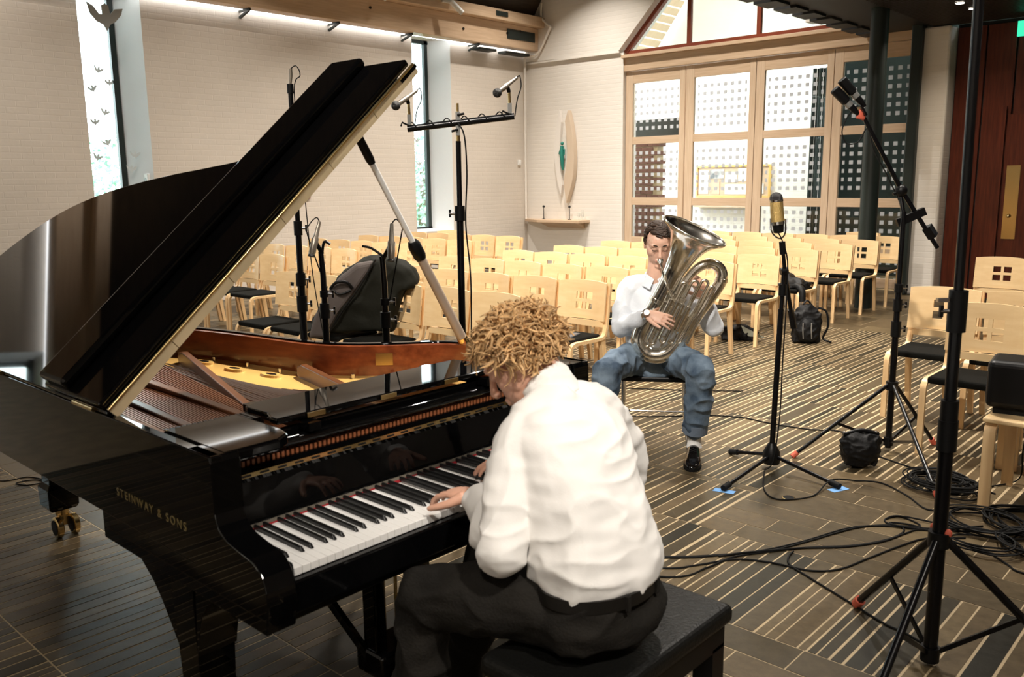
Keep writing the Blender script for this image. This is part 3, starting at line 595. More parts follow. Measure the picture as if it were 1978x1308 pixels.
def build_piano():
    P = piano
    path = spline(OUT, 6)
    if (Vector(path[30]) - Vector(offset(path, .1)[30])).dot(Vector(path[30]) - Vector((-3, 1.5))) < 0: sg = -1
    else: sg = 1
    inn = offset(path, .03 * sg); inn2 = offset(path, .036 * sg); inn3 = offset(path, .05 * sg)
    def wall(a, b, za0, za1, zb0, zb1):
        m = MB(); rs = [[Vector((p[0], p[1], za0)), Vector((p[0], p[1], za1)), Vector((q[0], q[1], zb1)), Vector((q[0], q[1], zb0))] for p, q in zip(a, b)]
        return m.rings(rs, True, True)
    rim = wall(path, inn, RZ0, RZ1, RZ0, RZ1); r = rim.build('rim', 'black', P, bevel=.003)
    cut = [i for i, q in enumerate(path) if q[0] < -2.02]; inn2 = [inn2[i] for i in cut]; inn3 = [inn3[i] for i in cut]; innb = [inn[i] for i in cut]
    wall(inn2, inn3, .80, RZ1 - .006, .80, RZ1 - .008).build('inner_rim', 'mahog', P, label='polished red mahogany inner rim')
    # soundboard
    MB().prism(inn3, lambda p: Vector((p[0], p[1], .795)), lambda p: Vector((p[0], p[1], .805))).build('soundboard', 'sound', P)
    MB().prism(innb, lambda p: Vector((p[0], p[1], RZ0)), lambda p: Vector((p[0], p[1], RZ0 + .01))).build('bottom', 'satin', P)
    # gilded iron plate: band along the rim and struts
    band = [p for p in inn3 if p[0] < -2.30]; k0 = len(band)
    def bw(i):
        u = i / (k0 - 1); x, y_ = band[i]
        return .10 if u < .33 else (.12 if u < .5 else .12 + .15 * min(1, (u - .5) / .2))
    off = offset(band, .1 * sg); inb = []
    for i, p in enumerate(band):
        d = Vector(off[i]) - Vector(p); d.normalize(); inb.append((p[0] + d.x * bw(i), p[1] + d.y * bw(i)))
    m = MB(); m.rings([[Vector((p[0], p[1], .835)), Vector((p[0], p[1], .858)), Vector((q[0], q[1], .845)), Vector((q[0], q[1], .83))] for p, q in zip(band, inb)], True, True)
    pl = m.build('iron_plate', 'gold', P, label='gold painted cast iron plate')
    for a, b, w in (((-3.60, 1.77), (-2.50, 1.46), .030), ((-3.55, 1.40), (-2.40, 1.40), .034), ((-4.05, 1.28), (-2.42, 1.22), .03), ((-2.93, 1.93), (-2.42, 1.83), .03)):
        m = MB(); m.prism([(0, 0), (1, 0), (1, .045), (.08, .065), (0, .05)], lambda p: Vector((a[0] + (b[0] - a[0]) * p[0], a[1] + (b[1] - a[1]) * p[0] - w / 2, .845 + p[1])), lambda p: Vector((a[0] + (b[0] - a[0]) * p[0], a[1] + (b[1] - a[1]) * p[0] + w / 2, .845 + p[1])))
        m.build('strut', 'strut_shade', pl, bevel=.004)  # gold struts, their shade put into the brown colour
    MB().box((-2.43, 1.03, .84), (-2.05, 2.34, .868)).build('pin_field', 'gold', pl)
    for x, y_ in ((-3.485, 1.815), (-3.25, 1.825), (-3.03, 1.86)):
        d = Vector((.24, .03, 0)).normalized(); c = Vector((x, y_, .852)); e = Vector((-d.y, d.x, 0))
        ell = lambda a, b, n=24: [(a * cos(2 * pi * k / n), b * sin(2 * pi * k / n)) for k in range(n)]
        MB().prism(ell(.062, .030), lambda p: c + d * p[0] + e * p[1], lambda p: c + d * p[0] * .9 + e * p[1] * .85 + UP * .010).build('rosette', 'gold', pl)
        MB().prism(ell(.030, .012), lambda p: c + d * p[0] + e * p[1], lambda p: c + d * p[0] + e * p[1] + UP * .0112).build('sound_hole', 'ebony', pl)
    for i in range(int(k0 * .42), k0 - 6, 5):
        q = band[i]; w = inb[i]; c = Vector((q[0] * .86 + w[0] * .14, q[1] * .86 + w[1] * .14, .852))
        MB().cyl(c, c + UP * .022, .008, n=8).build('plate_bolt', 'steel', pl)
    # strings
    def strings(n, hp, fp, z0, z1, rad, name, mm):
        m = MB()
        for i in range(n):
            u = i / (n - 1); a = hp(u); b = fp(u)
            m.bar((a[0], a[1], z0), (b[0], b[1], z1), rad, rad)
        o = m.build(name, mm, P); o['kind'] = 'stuff'
    tre = [inb[int(k0 * .48 + (k0 - 4 - k0 * .48) * t / 40)] for t in range(41)]
    strings(90, lambda u: tre[int(u * 40)], lambda u: (-2.12, 1.42 + .86 * u), .862, .872, .0028, 'strings', 'string')
    strings(44, lambda u: (-4.14 + .25 * u + .1 * u * u, 1.16 + .50 * u), lambda u: (-2.12, 1.06 + .34 * u), .885, .882, .0045, 'bass_strings', 'copper')
    m = MB()                                                            # row of dampers
    for i in range(66):
        y_ = 1.08 + i * .0172
        if 1.38 < y_ < 1.41 or 1.81 < y_ < 1.84: continue
        m.box((-2.40 + .03 * (i / 66), y_ - .006, .885), (-2.31 + .03 * (i / 66), y_ + .006, .915))
    m.build('dampers', 'satin', P)['kind'] = 'stuff'
    m = MB()                                                            # tuning pins
    for i in range(72):
        for j in range(3): m.cyl((-2.10 + j * .022, 1.05 + i * .0173, .865), (-2.10 + j * .022, 1.05 + i * .0173, .905), .0035, n=6)
    m.build('tuning_pins', 'steel', P)['kind'] = 'stuff'
    qi = min(range(len(inn3)), key=lambda i: (Vector(inn3[i]) - Vector((-2.69, 2.16))).length); ta = (Vector(inn3[qi + 1]) - Vector(inn3[qi - 1])).normalized(); dt = Vector((ta.x, ta.y, 0)); dn = dt.cross(UP)
    if dn.y > 0: dn = -dn
    pq = Vector((*inn3[qi], .925)) + dn * .001
    MB().prism([(-.034, -.024), (.034, -.024), (.034, .024), (-.034, .024)], lambda p: pq + dt * p[0] + UP * p[1], lambda p: pq + dt * p[0] + UP * p[1] + dn * .004).build('maker_plaque', 'brass', P, label='small brass plaque')
    # arms (cheeks), key blocks, key bed
    prof = [(-2.50, .605), (-2.50, RZ0 + .004), (-1.955, RZ0 + .004), (-1.955, RZ1), (-1.845, RZ1), (-1.838, .97), (-1.838, .86)] + spline([(-1.838, .86), (-1.832, .825), (-1.80, .797), (-1.74, .783), (-1.68, .772), (-1.643, .745), (-1.628, .70), (-1.632, .655), (-1.64, .605)], 4)
    for a, b in ((BY - .001, 1.032), (2.318, TY + .001)):
        pr = prof if a < 1.5 else prof
        MB().prism(pr, lambda p: Vector((p[0], a, p[1])), lambda p: Vector((p[0], b, p[1]))).build('arm', 'black', P, bevel=.006, seg=3)
    for a, b in ((1.034, 1.053), (2.281, 2.316)):
        MB().box((-1.95, a, .66), (-1.668, b, .742)).build('key_block', 'black', P, bevel=.006)
    MB().box((-2.50, 1.03, .60), (-1.665, 2.32, .665)).build('key_bed', 'satin', P, bevel=.004)
    MB().box((-1.668, 1.033, .625), (-1.645, 2.317, .706)).build('key_slip', 'black', P, bevel=.005)
    # keys
    KW = 1.2255 / 52; X0, X1, KZ = -1.672, -1.955, .725
    wm = MB().box((X1, .0006, KZ - .02), (X0, KW - .0006, KZ)).mesh('white_key'); wm.materials.append(MT['ivory'])
    bmn = MB(); w = .0052
    bmn.add([(-1.955, -w, KZ), (-1.733, -w, KZ), (-1.733, w, KZ), (-1.955, w, KZ), (-1.955, -w * .8, KZ + .0125), (-1.744, -w * .8, KZ + .0115), (-1.744, w * .8, KZ + .0115), (-1.955, w * .8, KZ + .0125)],
            [(0, 1, 5, 4), (1, 2, 6, 5), (2, 3, 7, 6), (3, 0, 4, 7), (4, 5, 6, 7), (0, 3, 2, 1)])
    bme = bmn.mesh('black_key'); bme.materials.append(MT['ebony'])
    names = 'ABCDEFG'; press = {23: 1, 25: 1, 31: 1, 33: 1}
    for i in range(52):
        o = bpy.data.objects.new('white_key', wm); COL.objects.link(o); o.parent = P; o.location = (0, 1.0545 + i * KW, -.006 if i in press else 0)
        b = o.modifiers.new('bevel', 'BEVEL'); b.width = .0012; b.segments = 2
    for i in range(51):
        if names[i % 7] in 'ACDFG':
            sh = {'A': .0015, 'C': -.0016, 'D': .0016, 'F': -.002, 'G': 0}[names[i % 7]]
            o = bpy.data.objects.new('black_key', bme); COL.objects.link(o); o.parent = P; o.location = (0, 1.0545 + (i + 1) * KW + sh, 0)
            b = o.modifiers.new('bevel', 'BEVEL'); b.width = .002; b.segments = 2
    MB().box((-1.985, 1.054, KZ - .01), (-1.953, 2.281, KZ + .012)).build('felt_strip', 'felt', P); MB().box((-1.9535, 1.054, KZ - .004), (-1.951, 2.281, KZ + .004)).build('red_felt', 'redfelt', P)
    # fallboard, its hinge, board behind it, music desk shelf
    fb = MB().prism([(-1.956, .737), (-1.976, .848), (-1.970, .868), (-1.982, .885), (-2.005, .885), (-1.99, .737)], lambda p: Vector((p[0], 1.034, p[1])), lambda p: Vector((p[0], 2.317, p[1]))).build('fallboard', 'black', P, bevel=.004, seg=3)
    hg = MB()
    hg.box((-1.972, 1.04, .862), (-1.9665, 2.31, .874)); hg.build('hinge', 'brass', fb)
    ml = MB().box((-1.9675, 1.04, .8655), (-1.9645, 1.066, .8705)).mesh('hinge_gap'); ml.materials.append(MT['ebony'])
    for k in range(24):
        o = bpy.data.objects.new('hinge_knuckle', ml); COL.objects.link(o); o.parent = fb; o.location = (0, .01 + k * .0535, 0)
    MB().box((-2.035, 1.034, .84), (-2.012, 2.317, .955)).build('name_board', 'black', P, bevel=.006)
    MB().cyl((-1.990, 1.034, .925), (-1.990, 2.317, .925), .016, n=16).build('rail', 'black', P)
    m = MB()                                                            # hammer shanks and action visible in the gap
    for i in range(84): m.box((-2.010, 1.045 + i * .01505, .872), (-1.992, 1.053 + i * .01505, .90))
    m.build('action', 'copper2', P)['kind'] = 'stuff'
    for x0, x1, y0, y1 in ((-2.15, -1.845, .99, 1.205), (-2.15, -1.845, 2.16, 2.368)):
        MB().prism([(x0, y0), (x1, y0), (x1, y1 - .06), (x1 - .03, y1 - .015), (x1 - .09, y1), (x0, y1)], lambda p: Vector((p[0], p[1], .955)), lambda p: Vector((p[0], p[1], .986))).build('desk_wing', 'black', P, bevel=.008, seg=3)
    dk = MB().prism([(-2.215, 1.30), (-2.20, 1.26), (-2.17, 1.25), (-2.08, 1.255), (-2.03, 1.235), (-2.0, 1.235), (-2.0, 2.13), (-2.03, 2.13), (-2.215, 2.10)], lambda p: Vector((p[0], p[1], .972)), lambda p: Vector((p[0], p[1], .990))).build('music_desk', 'black', P, bevel=.005, seg=3)
    for y_ in (1.33, 2.03): MB().box((-2.3, y_ - .02, .945), (-1.96, y_ + .02, .968)).build('slide_rail', 'black', P)
    for y_ in (1.36, 1.62, 1.88): MB().box((-1.998, y_ - .03, .974), (-1.994, y_ + .03, .988)).build('plate_hinge', 'brass', dk)
    # lid, folded front flap, long hinge
    TH = radians(41.5); E = Vector((0, cos(TH), sin(TH))); NN = Vector((0, -sin(TH), cos(TH))); O = Vector((0, BY, 1.0))
    LP = lambda x, s, h: O + Vector((x, 0, 0)) + E * s + NN * h
    lo = [(-2.40, -.006), (-4.24, -.006)] + spline([(-4.24, -.006), (-4.34, .05), (-4.362, .20), (-4.325, .42), (-4.25, .61), (-4.12, .765), (-3.92, .872), (-3.68, .942), (-3.42, .995), (-3.18, 1.03), (-2.96, 1.07), (-2.82, 1.14), (-2.70, 1.25), (-2.60, 1.38), (-2.52, 1.45), (-2.46, 1.47), (-2.40, 1.475)], 5)[1:]
    lid = MB().prism(lo, lambda p: LP(p[0], p[1], -.030), lambda p: LP(p[0], p[1], -.002)).build('lid', 'black', P, bevel=.006, seg=3, label='open glossy black lid')
    fl = MB().prism([(-2.405, 0), (-2.80, 0), (-2.80, 1.535), (-2.405, 1.535)], lambda p: LP(p[0], p[1], .004), lambda p: LP(p[0], p[1], .030)).build('folded_flap', 'black', P, bevel=.006, seg=3, label='front flap of the lid folded back on it')
    MB().prism([(-2.625, .01), (-2.81, .01), (-2.81, 1.54), (-2.625, 1.54)], lambda p: LP(p[0], p[1], .028), lambda p: LP(p[0], p[1], .064)).build('flap_lip', 'black', fl, bevel=.014, seg=4)
    for k in range(6):
        MB().prism([(-2.398, .004 + k * .2560), (-2.386, .004 + k * .2560), (-2.386, 0.2575 + k * .2560), (-2.398, 0.2575 + k * .2560)], lambda p: LP(p[0], p[1], -.030), lambda p: LP(p[0], p[1], .006)).build('hinge_leaf', 'lacq', lid)
    MB().tube([LP(-2.384, .004, .007), LP(-2.384, 1.535, .007)], .005, 8).build('hinge_pin', 'brass', lid)
    MB().prism([(-2.405, 1.45), (-2.3855, 1.45), (-2.3855, 1.545), (-2.405, 1.545)], lambda p: LP(p[0], p[1], -.012), lambda p: LP(p[0], p[1], .002)).build('flap_end', 'black', fl)
    for x in (-2.55, -3.3, -4.05): MB().cyl((x - .07, BY - .004, .992), (x + .07, BY - .004, .992), .008, n=8).build('lid_hinge', 'brass', lid)
    # prop stick
    a = Vector((-2.44, 2.375, .985)); b = Vector((-2.455, 1.900, 1.775)); d = b - a
    pr = MB().tube([a, a + d * .46], [.020, .018], 10).build('prop_stick', 'propw', P, label='pale wooden lid prop')
    MB().tube([a + d * .50, a + d * .90], [.0115, .0115], 10).build('upper_rod', 'pale', pr); MB().tube([a + d * .44, a + d * .455, a + d * .51, a + d * .525], [.020, .0245, .0245, .018], 12).build('collar', 'blackp', pr)
    MB().tube([a + d * .88, a + d * .9, a + d * .99], [.013, .0165, .016], 10).build('cap', 'blackp', pr); MB().tube([a - d * .012, a + d * .03], [.024, .022], 10).build('foot_joint', 'brass', pr)
    # legs with brass casters
    def leg(x, y_, zt, wide=None):
        m = MB()
        prof = [(0, .075), (.10, .075), (.13, .058), (zt, .066)]
        m.rings([[Vector((x + sx * r, y_ + sy * r, z)) for sx, sy in ((-1, -1), (1, -1), (1, 1), (-1, 1))] for z, r in [(.125, .056), (.145, .066), (.235, .068), (.255, .052), (zt, .062)]], True, False)
        if wide:
            m.prism([(wide[0], .605)] + spline([(wide[0], .605), (wide[0] + .09, .565), (wide[0] + .2, .49), (x - .055, .36)], 5) + [(x + .055, .36)] + spline([(x + .055, .36), (x + .10, .5), (x + .2, .58), (x + .26, .605)], 4), lambda p: Vector((p[0], y_ - .055, p[1])), lambda p: Vector((p[0], y_ + .06, p[1])))
        L = m.build('leg', 'black', P, bevel=.008)
        c = MB(); c.cyl((x + .02, y_, .10), (x + .02, y_, .135), .03, n=16); c.box((x + .01, y_ - .022, .05), (x + .045, y_ + .022, .105)); c.bar((x + .05, y_ - .02, .085), (x + .125, y_ - .04, .115), .014, .014)
        c.build('caster_fork', 'brass', L)
        for s in (-1, 1):
            MB().lathe([(-.014, .012), (-.014, .044), (-.010, .05), (.010, .05), (.014, .044), (.014, .012)], (x + .05, y_ + s * .036, .05), (0, 1, 0), 24, True).build('wheel', 'brass', L)
            MB().lathe([(-.0155, .018), (-.0155, .036), (.0155, .036), (.0155, .018)], (x + .05, y_ + s * .036, .05), (0, 1, 0), 24, True).build('wheel_disc', 'rubber', L)
    leg(-4.215, 1.42, .69); leg(-2.14, 1.06, .61, (-2.50,)); leg(-2.14, 2.28, .61, (-2.50,))
    # pedal lyre
    L = MB()
    for y_ in (1.575, 1.765): L.box((-2.085, y_ - .022, .15), (-2.02, y_ + .022, .61))
    ly = L.build('lyre', 'black', P, bevel=.006)
    MB().box((-2.12, 1.545, .07), (-1.98, 1.795, .16)).build('lyre_box', 'black', ly, bevel=.012)
    for y_ in (1.60, 1.67, 1.74): MB().tube([(-2.05, y_, .10), (-1.95, y_, .095), (-1.90, y_, .075), (-1.86, y_, .07)], [.012, .012, .016, .013], 8, flat=((0, 0, 1), .45)).build('pedal', 'brass', ly)
    for y_ in (1.62, 1.67, 1.72): MB().cyl((-2.06, y_, .15), (-2.06, y_, .61), .006, n=8).build('pedal_rod', 'brass', ly)
    for y_, y2 in ((1.56, 1.42), (1.78, 1.92)): MB().bar((-2.06, y_, .12), (-2.45, y2, .61), .022, .022).build('lyre_brace', 'black', ly)
    # gilt lettering on the bass side
    cu = bpy.data.curves.new('maker_lettering', 'FONT'); cu.body = 'STEINWAY & SONS'; cu.size = .034; cu.extrude = .0006; cu.space_character = 1.45; cu.align_x = 'LEFT'
    t = bpy.data.objects.new('tmp', cu); COL.objects.link(t); me = bpy.data.meshes.new_from_object(t.evaluated_get(bpy.context.evaluated_depsgraph_get())); me.name = 'maker_lettering'
    bpy.data.objects.remove(t); t = obj('maker_lettering', me, 'gletter', P); t['kind'] = 'stuff'; t.location = (-2.385, BY - .0012, .762); t.rotation_euler = (pi / 2, 0, 0)
build_piano()

# bench
b = thing('piano_bench', 'black leather piano bench under the pianist', 'bench', (-1.212, 1.69, 0))
MB().box((-.172, -.322, .425), (.172, .322, .48)).build('seat_pad', 'leather', b, bevel=.02, seg=4); MB().box((-.155, -.30, .36), (.155, .30, .428)).build('apron', 'satin', b)
for x in (-1, 1):
    for y in (-1, 1): MB().box((x * .125 - .03, y * .27 - .03, 0), (x * .125 + .03, y * .27 + .03, .37)).build('leg', 'satin', b)
for y in (-1, 1):
    MB().cyl((0, y * .30, .395), (0, y * .345, .395), .025, n=16).build('height_knob', 'satin', b)
# ================================================================== chairs
def make_chair():
    t = thing('wooden_chair', '', 'chair')
    # one side: front leg, seat rail and back upright bent from a single lamination
    side = spline([(0, 0), (.004, .2), (.006, .37), (.02, .415), (.06, .436), (.2, .436), (.36, .436), (.415, .45), (.44, .50), (.46, .62), (.49, .845)], 4)
    def ribbon(path, w, th):
        m = MB(); rs = []
        for i, p in enumerate(path):
            a = Vector(path[max(0, i - 1)]); c = Vector(path[min(len(path) - 1, i + 1)]); tt = (c - a).normalized(); n = Vector((-tt.y, tt.x)) * th / 2
            rs.append([Vector((s * w / 2, p[0] + n.x * k, p[1] + n.y * k)) for s, k in ((-1, -1), (1, -1), (1, 1), (-1, 1))])
        return m.rings(rs, True, True).mesh('side_frame')
    sf = ribbon(side, .034, .024); sf.materials.append(MT['birchz'])
    for x in (-.215, .215):
        o = obj('side_frame', sf, None, t); o.location = (x, 0, 0)
    bl = MB().prism([(.38, .435), (.43, .435), (.485, 0), (.452, 0)], lambda p: Vector((-.016, p[0], p[1])), lambda p: Vector((.016, p[0], p[1]))).mesh('back_leg'); bl.materials.append(MT['birchz'])
    for x in (-.207, .207): obj('back_leg', bl, None, t).location = (x, 0, 0)
    # backrest with four square holes
    xs = [-.228, -.20, -.16, -.12, -.078, -.066, -.024, -.012, .012, .024, .066, .078, .12, .16, .20, .228]; zs = [.565, .60, .637, .649, .679, .691, .715, .727, .757, .769, .81, .838, .85]
    hole = lambda x, z: .012 < abs(x) < .078 and (.637 < z < .691 or .715 < z < .769)
    def pos(x, z, k):
        yb = .455 + (z - .56) * .115 - .010
        return Vector((x, yb - .022 + .045 * (x / .228) ** 2 * -1 + .02 + k, z + (.012 * (1 - (x / .228) ** 2) if z > .8 else 0)))
    m = MB(); nx, nz = len(xs), len(zs)
    V = [pos(x, z, 0) for z in zs for x in xs] + [pos(x, z, .013) for z in zs for x in xs]; N = nx * nz; F = []; cell = {}
    for j in range(nz - 1):
        for i in range(nx - 1): cell[i, j] = not hole((xs[i] + xs[i + 1]) / 2, (zs[j] + zs[j + 1]) / 2)
    for (i, j), on in cell.items():
        if not on: continue
        a, b_, c, d = j * nx + i, j * nx + i + 1, (j + 1) * nx + i + 1, (j + 1) * nx + i
        F += [(a, b_, c, d), (N + d, N + c, N + b_, N + a)]
        for (p, q), nb in (((a, b_), (i, j - 1)), ((b_, c), (i + 1, j)), ((c, d), (i, j + 1)), ((d, a), (i - 1, j))):
            if not cell.get(nb, False): F.append((q, p, N + p, N + q))
    m.add(V, F); obj('backrest', m.mesh('backrest'), 'birch', t)
    s = MB().box((-.20, .005, .425), (.20, .40, .468)).build('seat', 'seat', t, bevel=.016, seg=3)
    MB().box((-.20, .425, .515), (.20, .443, .56)).build('stretcher', 'birch', t)
    return t
chair0 = make_chair(); first = [True]
def put_chair(x, y, label, group, rz=0):
    if first[0]:
        first[0] = False; c = chair0; c.location = (x, y, 0); c.rotation_euler = (0, 0, rz); c['label'] = label
    else: c = dup(chair0, (x, y, 0), rz, label)
    c['group'] = group; return c
rj = random.Random(5)
ROWY = [3.85, 4.82, 5.79, 6.80, 7.70, 8.64, 9.56, 10.38, 11.2]
for r, y in enumerate(ROWY):
    for k in range(6):
        x = -4.095 - k * .487
        put_chair(x + rj.uniform(-.004, .004), y + rj.uniform(-.02, .02), 'pale birch chair, %s from the right in the %s row of the middle block' % (ORD[k], ORD[r]), 'chairs in the middle block', rj.uniform(-.008, .008))
for r, y in enumerate(ROWY[1:6]):
    for k in range(5):
        x = -8.40 - k * .487
        put_chair(x + rj.uniform(-.004, .004), y + rj.uniform(-.02, .02), 'pale birch chair, %s from the aisle in the %s row by the windows' % (ORD[k], ORD[r]), 'chairs by the window wall', rj.uniform(-.008, .008))
put_chair(-10.05, 9.35, 'pale birch chair standing askew alone before the far window', 'chairs by the window wall', .5)
RB = [(-1.815, 5.96, 'pale birch chair behind the boom stand, at the near left of the right group'), (-1.33, 5.98, 'pale birch chair just right of the one behind the boom stand'), (-1.36, 5.26, 'pale birch chair behind the tall black stand, next to the loudspeaker'), (-.86, 5.27, 'pale birch chair behind the loudspeaker at the right edge'),
      (-1.30, 6.95, 'pale birch chair in the third row of the right group, left end'), (-.81, 6.95, 'pale birch chair in the third row of the right group, right end'), (-2.12, 8.72, 'pale birch chair in front of the red wall, left one'), (-1.63, 8.72, 'pale birch chair in front of the red wall, middle one'), (-1.40, 7.85, 'pale birch chair in the fourth row of the right group'), (-4.68, 12.0, 'pale birch chair alone against the glazed doors')]
for x, y, l in RB: put_chair(x, y, l, 'chairs in the right group')

# stool carrying the loudspeaker
st = thing('bentwood_stool', 'pale bentwood stool carrying the black loudspeaker', 'stool', (-.86, 4.78, 0))
MB().box((-.22, -.24, .435), (.24, .25, .462)).build('top', 'birch', st, bevel=.012, seg=3)
lp = spline([(0, 0), (0, .2), (0, .37), (.015, .41), (.05, .433), (.14, .434)], 4)
for sx in (-1, 1):
    for sy in (-1, 1):
        m = MB(); rs = []
        for i, p in enumerate(lp):
            a = Vector(lp[max(0, i - 1)]); c = Vector(lp[min(len(lp) - 1, i + 1)]); tt = (c - a).normalized(); n = Vector((-tt.y, tt.x)) * .012
            rs.append([Vector((sx * .185 + k * .026, sy * (.22 - p[0] - n.x * q), p[1] + n.y * q)) for k, q in ((-1, -1), (1, -1), (1, 1), (-1, 1))])
        m.rings(rs, True, True).build('leg', 'birchz', st)
sp = thing('loudspeaker', 'black studio loudspeaker standing on the bentwood stool', 'loudspeaker', (-1.0, 4.77, .462), radians(8))
MB().box((-.115, -.13, .03), (.115, .13, .265)).build('cabinet', 'blackp', sp, bevel=.03, seg=4)
MB().box((-.08, -.1, 0), (.08, .1, .032)).build('foot', 'rubber', sp)
for z, r in ((.11, .062), (.21, .026)): MB().lathe([(0, r), (.006, r), (.004, r * .8), (-.012, r * .2)], (-.116, 0, z), (-1, 0, 0), 24).build('driver', 'grille', sp)
# ================================================================== people
def V3(*a): return Vector(a)
def ell(mb, c, a, b, d, n=16, m=10):
    c = Vector(c); rs = []
    for i in range(m + 1):
        t = -pi / 2 + pi * (i + .0001) / (m + .0002)
        rs.append([c + (a * cos(2 * pi * k / n) + b * sin(2 * pi * k / n)) * cos(t) + d * sin(t) for k in range(n)])
    mb.rings(rs, True)
def limb(mb, pts, r, k=5, n=16):
    P = spline([(*p, q) for p, q in zip([tuple(Vector(p)) for p in pts], r)], k)
    mb.tube([p[:3] for p in P], [p[3] for p in P], n)
    mb.ball(pts[0], r[0], 14, 8); mb.ball(pts[-1], r[-1], 14, 8)
def trunk(mb, secs, lat, n=28, k=4):
    """secs = [(centre, half width, half depth)], lat = sideways direction"""
    P = spline([(*c, w, d) for c, w, d in secs], k); rs = []; lat = Vector(lat).normalized()
    for i, p in enumerate(P):
        a = Vector(P[max(0, i - 1)][:3]); b = Vector(P[min(len(P) - 1, i + 1)][:3]); t = (b - a).normalized()
        l = (lat - t * lat.dot(t)).normalized(); d = t.cross(l)
        def se(a_): return (abs(cos(a_)) ** .8 * (1 if cos(a_) > 0 else -1), abs(sin(a_)) ** .9 * (1 if sin(a_) > 0 else -1))
        rs.append([Vector(p[:3]) + l * p[3] * se(2 * pi * j / n)[0] + d * p[4] * se(2 * pi * j / n)[1] for j in range(n)])
    mb.rings(rs, True)
def fuse(mb, name, voxel, smooth=6, post=None):
    """one continuous skin around overlapping volumes"""
    me = mb.mesh(name); o = bpy.data.objects.new('tmp', me); COL.objects.link(o)
    r = o.modifiers.new('r', 'REMESH'); r.mode = 'VOXEL'; r.voxel_size = voxel
    s = o.modifiers.new('s', 'SMOOTH'); s.iterations = smooth; s.factor = .5
    dg = bpy.context.evaluated_depsgraph_get(); out = bpy.data.meshes.new_from_object(o.evaluated_get(dg)); out.name = name
    bpy.data.objects.remove(o); bpy.data.meshes.remove(me)
    if post:
        ns = [v.normal.copy() for v in out.vertices]
        for v, n in zip(out.vertices, ns): v.co += post(v.co.copy(), n)
    for p in out.polygons: p.use_smooth = True
    out.update(); return out
def folds(amp, sc, st=(1, 1, 1), seed=0, where=None):
    def f(p, n):
        q = Vector((p.x * st[0], p.y * st[1], p.z * st[2])) * sc + Vector((seed, seed * 2, 0))
        a = mnoise.noise(q); b = mnoise.noise(q * 2.1)
        k = (1 - abs(a)) ** 3 * .9 + b * .35 - .45
        return n * amp * k * (where(p) if where else 1)
    return f
def hand(mb, wrist, d, nrm, side, curl=(.35, .35, .35, .35), spread=.10, size=1, thumb=(.55, .8, -.35)):
    d = Vector(d).normalized(); nrm = Vector(nrm); nrm = (nrm - d * nrm.dot(d)).normalized(); s = d.cross(nrm) * side; w = Vector(wrist)
    rs = []
    for t, hw, ht in ((-.02, .027, .019), (.0, .028, .018), (.03, .036, .017), (.06, .040, .015), (.085, .039, .012), (.094, .034, .009)):
        c = w + d * t * size; rs.append([c + s * hw * size * cos(2 * pi * j / 14) + nrm * ht * size * sin(2 * pi * j / 14) for j in range(14)])
    mb.rings(rs, True)
    for i, (o, L) in enumerate(((.029, .074), (.0095, .083), (-.010, .077), (-.029, .060))):
        b = w + d * .082 * size + s * o * size; ang = curl[i]; dd = (d + s * (o / .03) * spread).normalized(); pts = [b]; cur = b; a = ang * .5
        for q, fr in enumerate((.45, .3, .25)):
            v = dd * cos(a) - nrm * sin(a); cur = cur + v * L * fr * size; pts.append(cur); a += ang
        mb.tube(pts, [.0092 * size, .0085 * size, .0075 * size, .0062 * size], 10); mb.ball(pts[-1], .0062 * size, 10, 6)
        for q in (1, 2): mb.ball(pts[q], .0086 * size - q * .0004, 10, 6)
    b = w + d * .02 * size + s * .024 * size; v = (d * thumb[0] + s * thumb[1] + nrm * thumb[2]).normalized(); m1 = b + v * .042 * size; v2 = (v + d * .55).normalized(); m2 = m1 + v2 * .032 * size; m3 = m2 + (v2 + d * .3).normalized() * .026 * size
    mb.tube([b, m1, m2, m3], [.017 * size, .0125 * size, .0105 * size, .008 * size], 10); mb.ball(m3, .008 * size, 10, 6); mb.ball(m1, .0125 * size, 10, 6)
def head(mb, c, f, u, s=1):
    c = Vector(c); f = Vector(f).normalized(); u = Vector(u); u = (u - f * u.dot(f)).normalized(); r = f.cross(u)
    E = lambda p, a, b, d: ell(mb, c + (r * p[0] + f * p[1] + u * p[2]) * s, r * a * s, f * b * s, u * d * s)
    E((0, -.015, .03), .076, .096, .098); E((0, .028, -.045), .058, .062, .082); E((0, .066, -.108), .024, .022, .018); E((0, .03, .03), .066, .066, .07)
    for k in (-1, 1):
        E((k * .034, .050, -.024), .026, .030, .032); E((k * .028, .078, .030), .027, .014, .011); E((k * .079, -.014, -.006), .008, .018, .030); E((k * .036, .012, -.080), .022, .045, .032); E((k * .050, .015, -.02), .022, .045, .05)
        E((k * .031, .076, .006), .0155, .0125, .0105)
    mb.tube([c + (f * .086 + u * .022) * s, c + (f * .104 - u * .010) * s, c + (f * .116 - u * .034) * s], [.0085 * s, .010 * s, .013 * s], 10); E((0, .108, -.036), .017, .012, .010)
    E((0, .088, -.062), .023, .010, .0065); E((0, .086, -.075), .020, .011, .0075)
    return c, f, u, r
def hairs(mb, c, f, u, r, n, gen, seed):
    rn = random.Random(seed); k = 0
    while k < n:
        d = Vector((rn.gauss(0, 1), rn.gauss(0, 1), rn.gauss(0, 1))).normalized()
        if gen(mb, rn, d): k += 1
c7 = lambda *p: Vector(p)

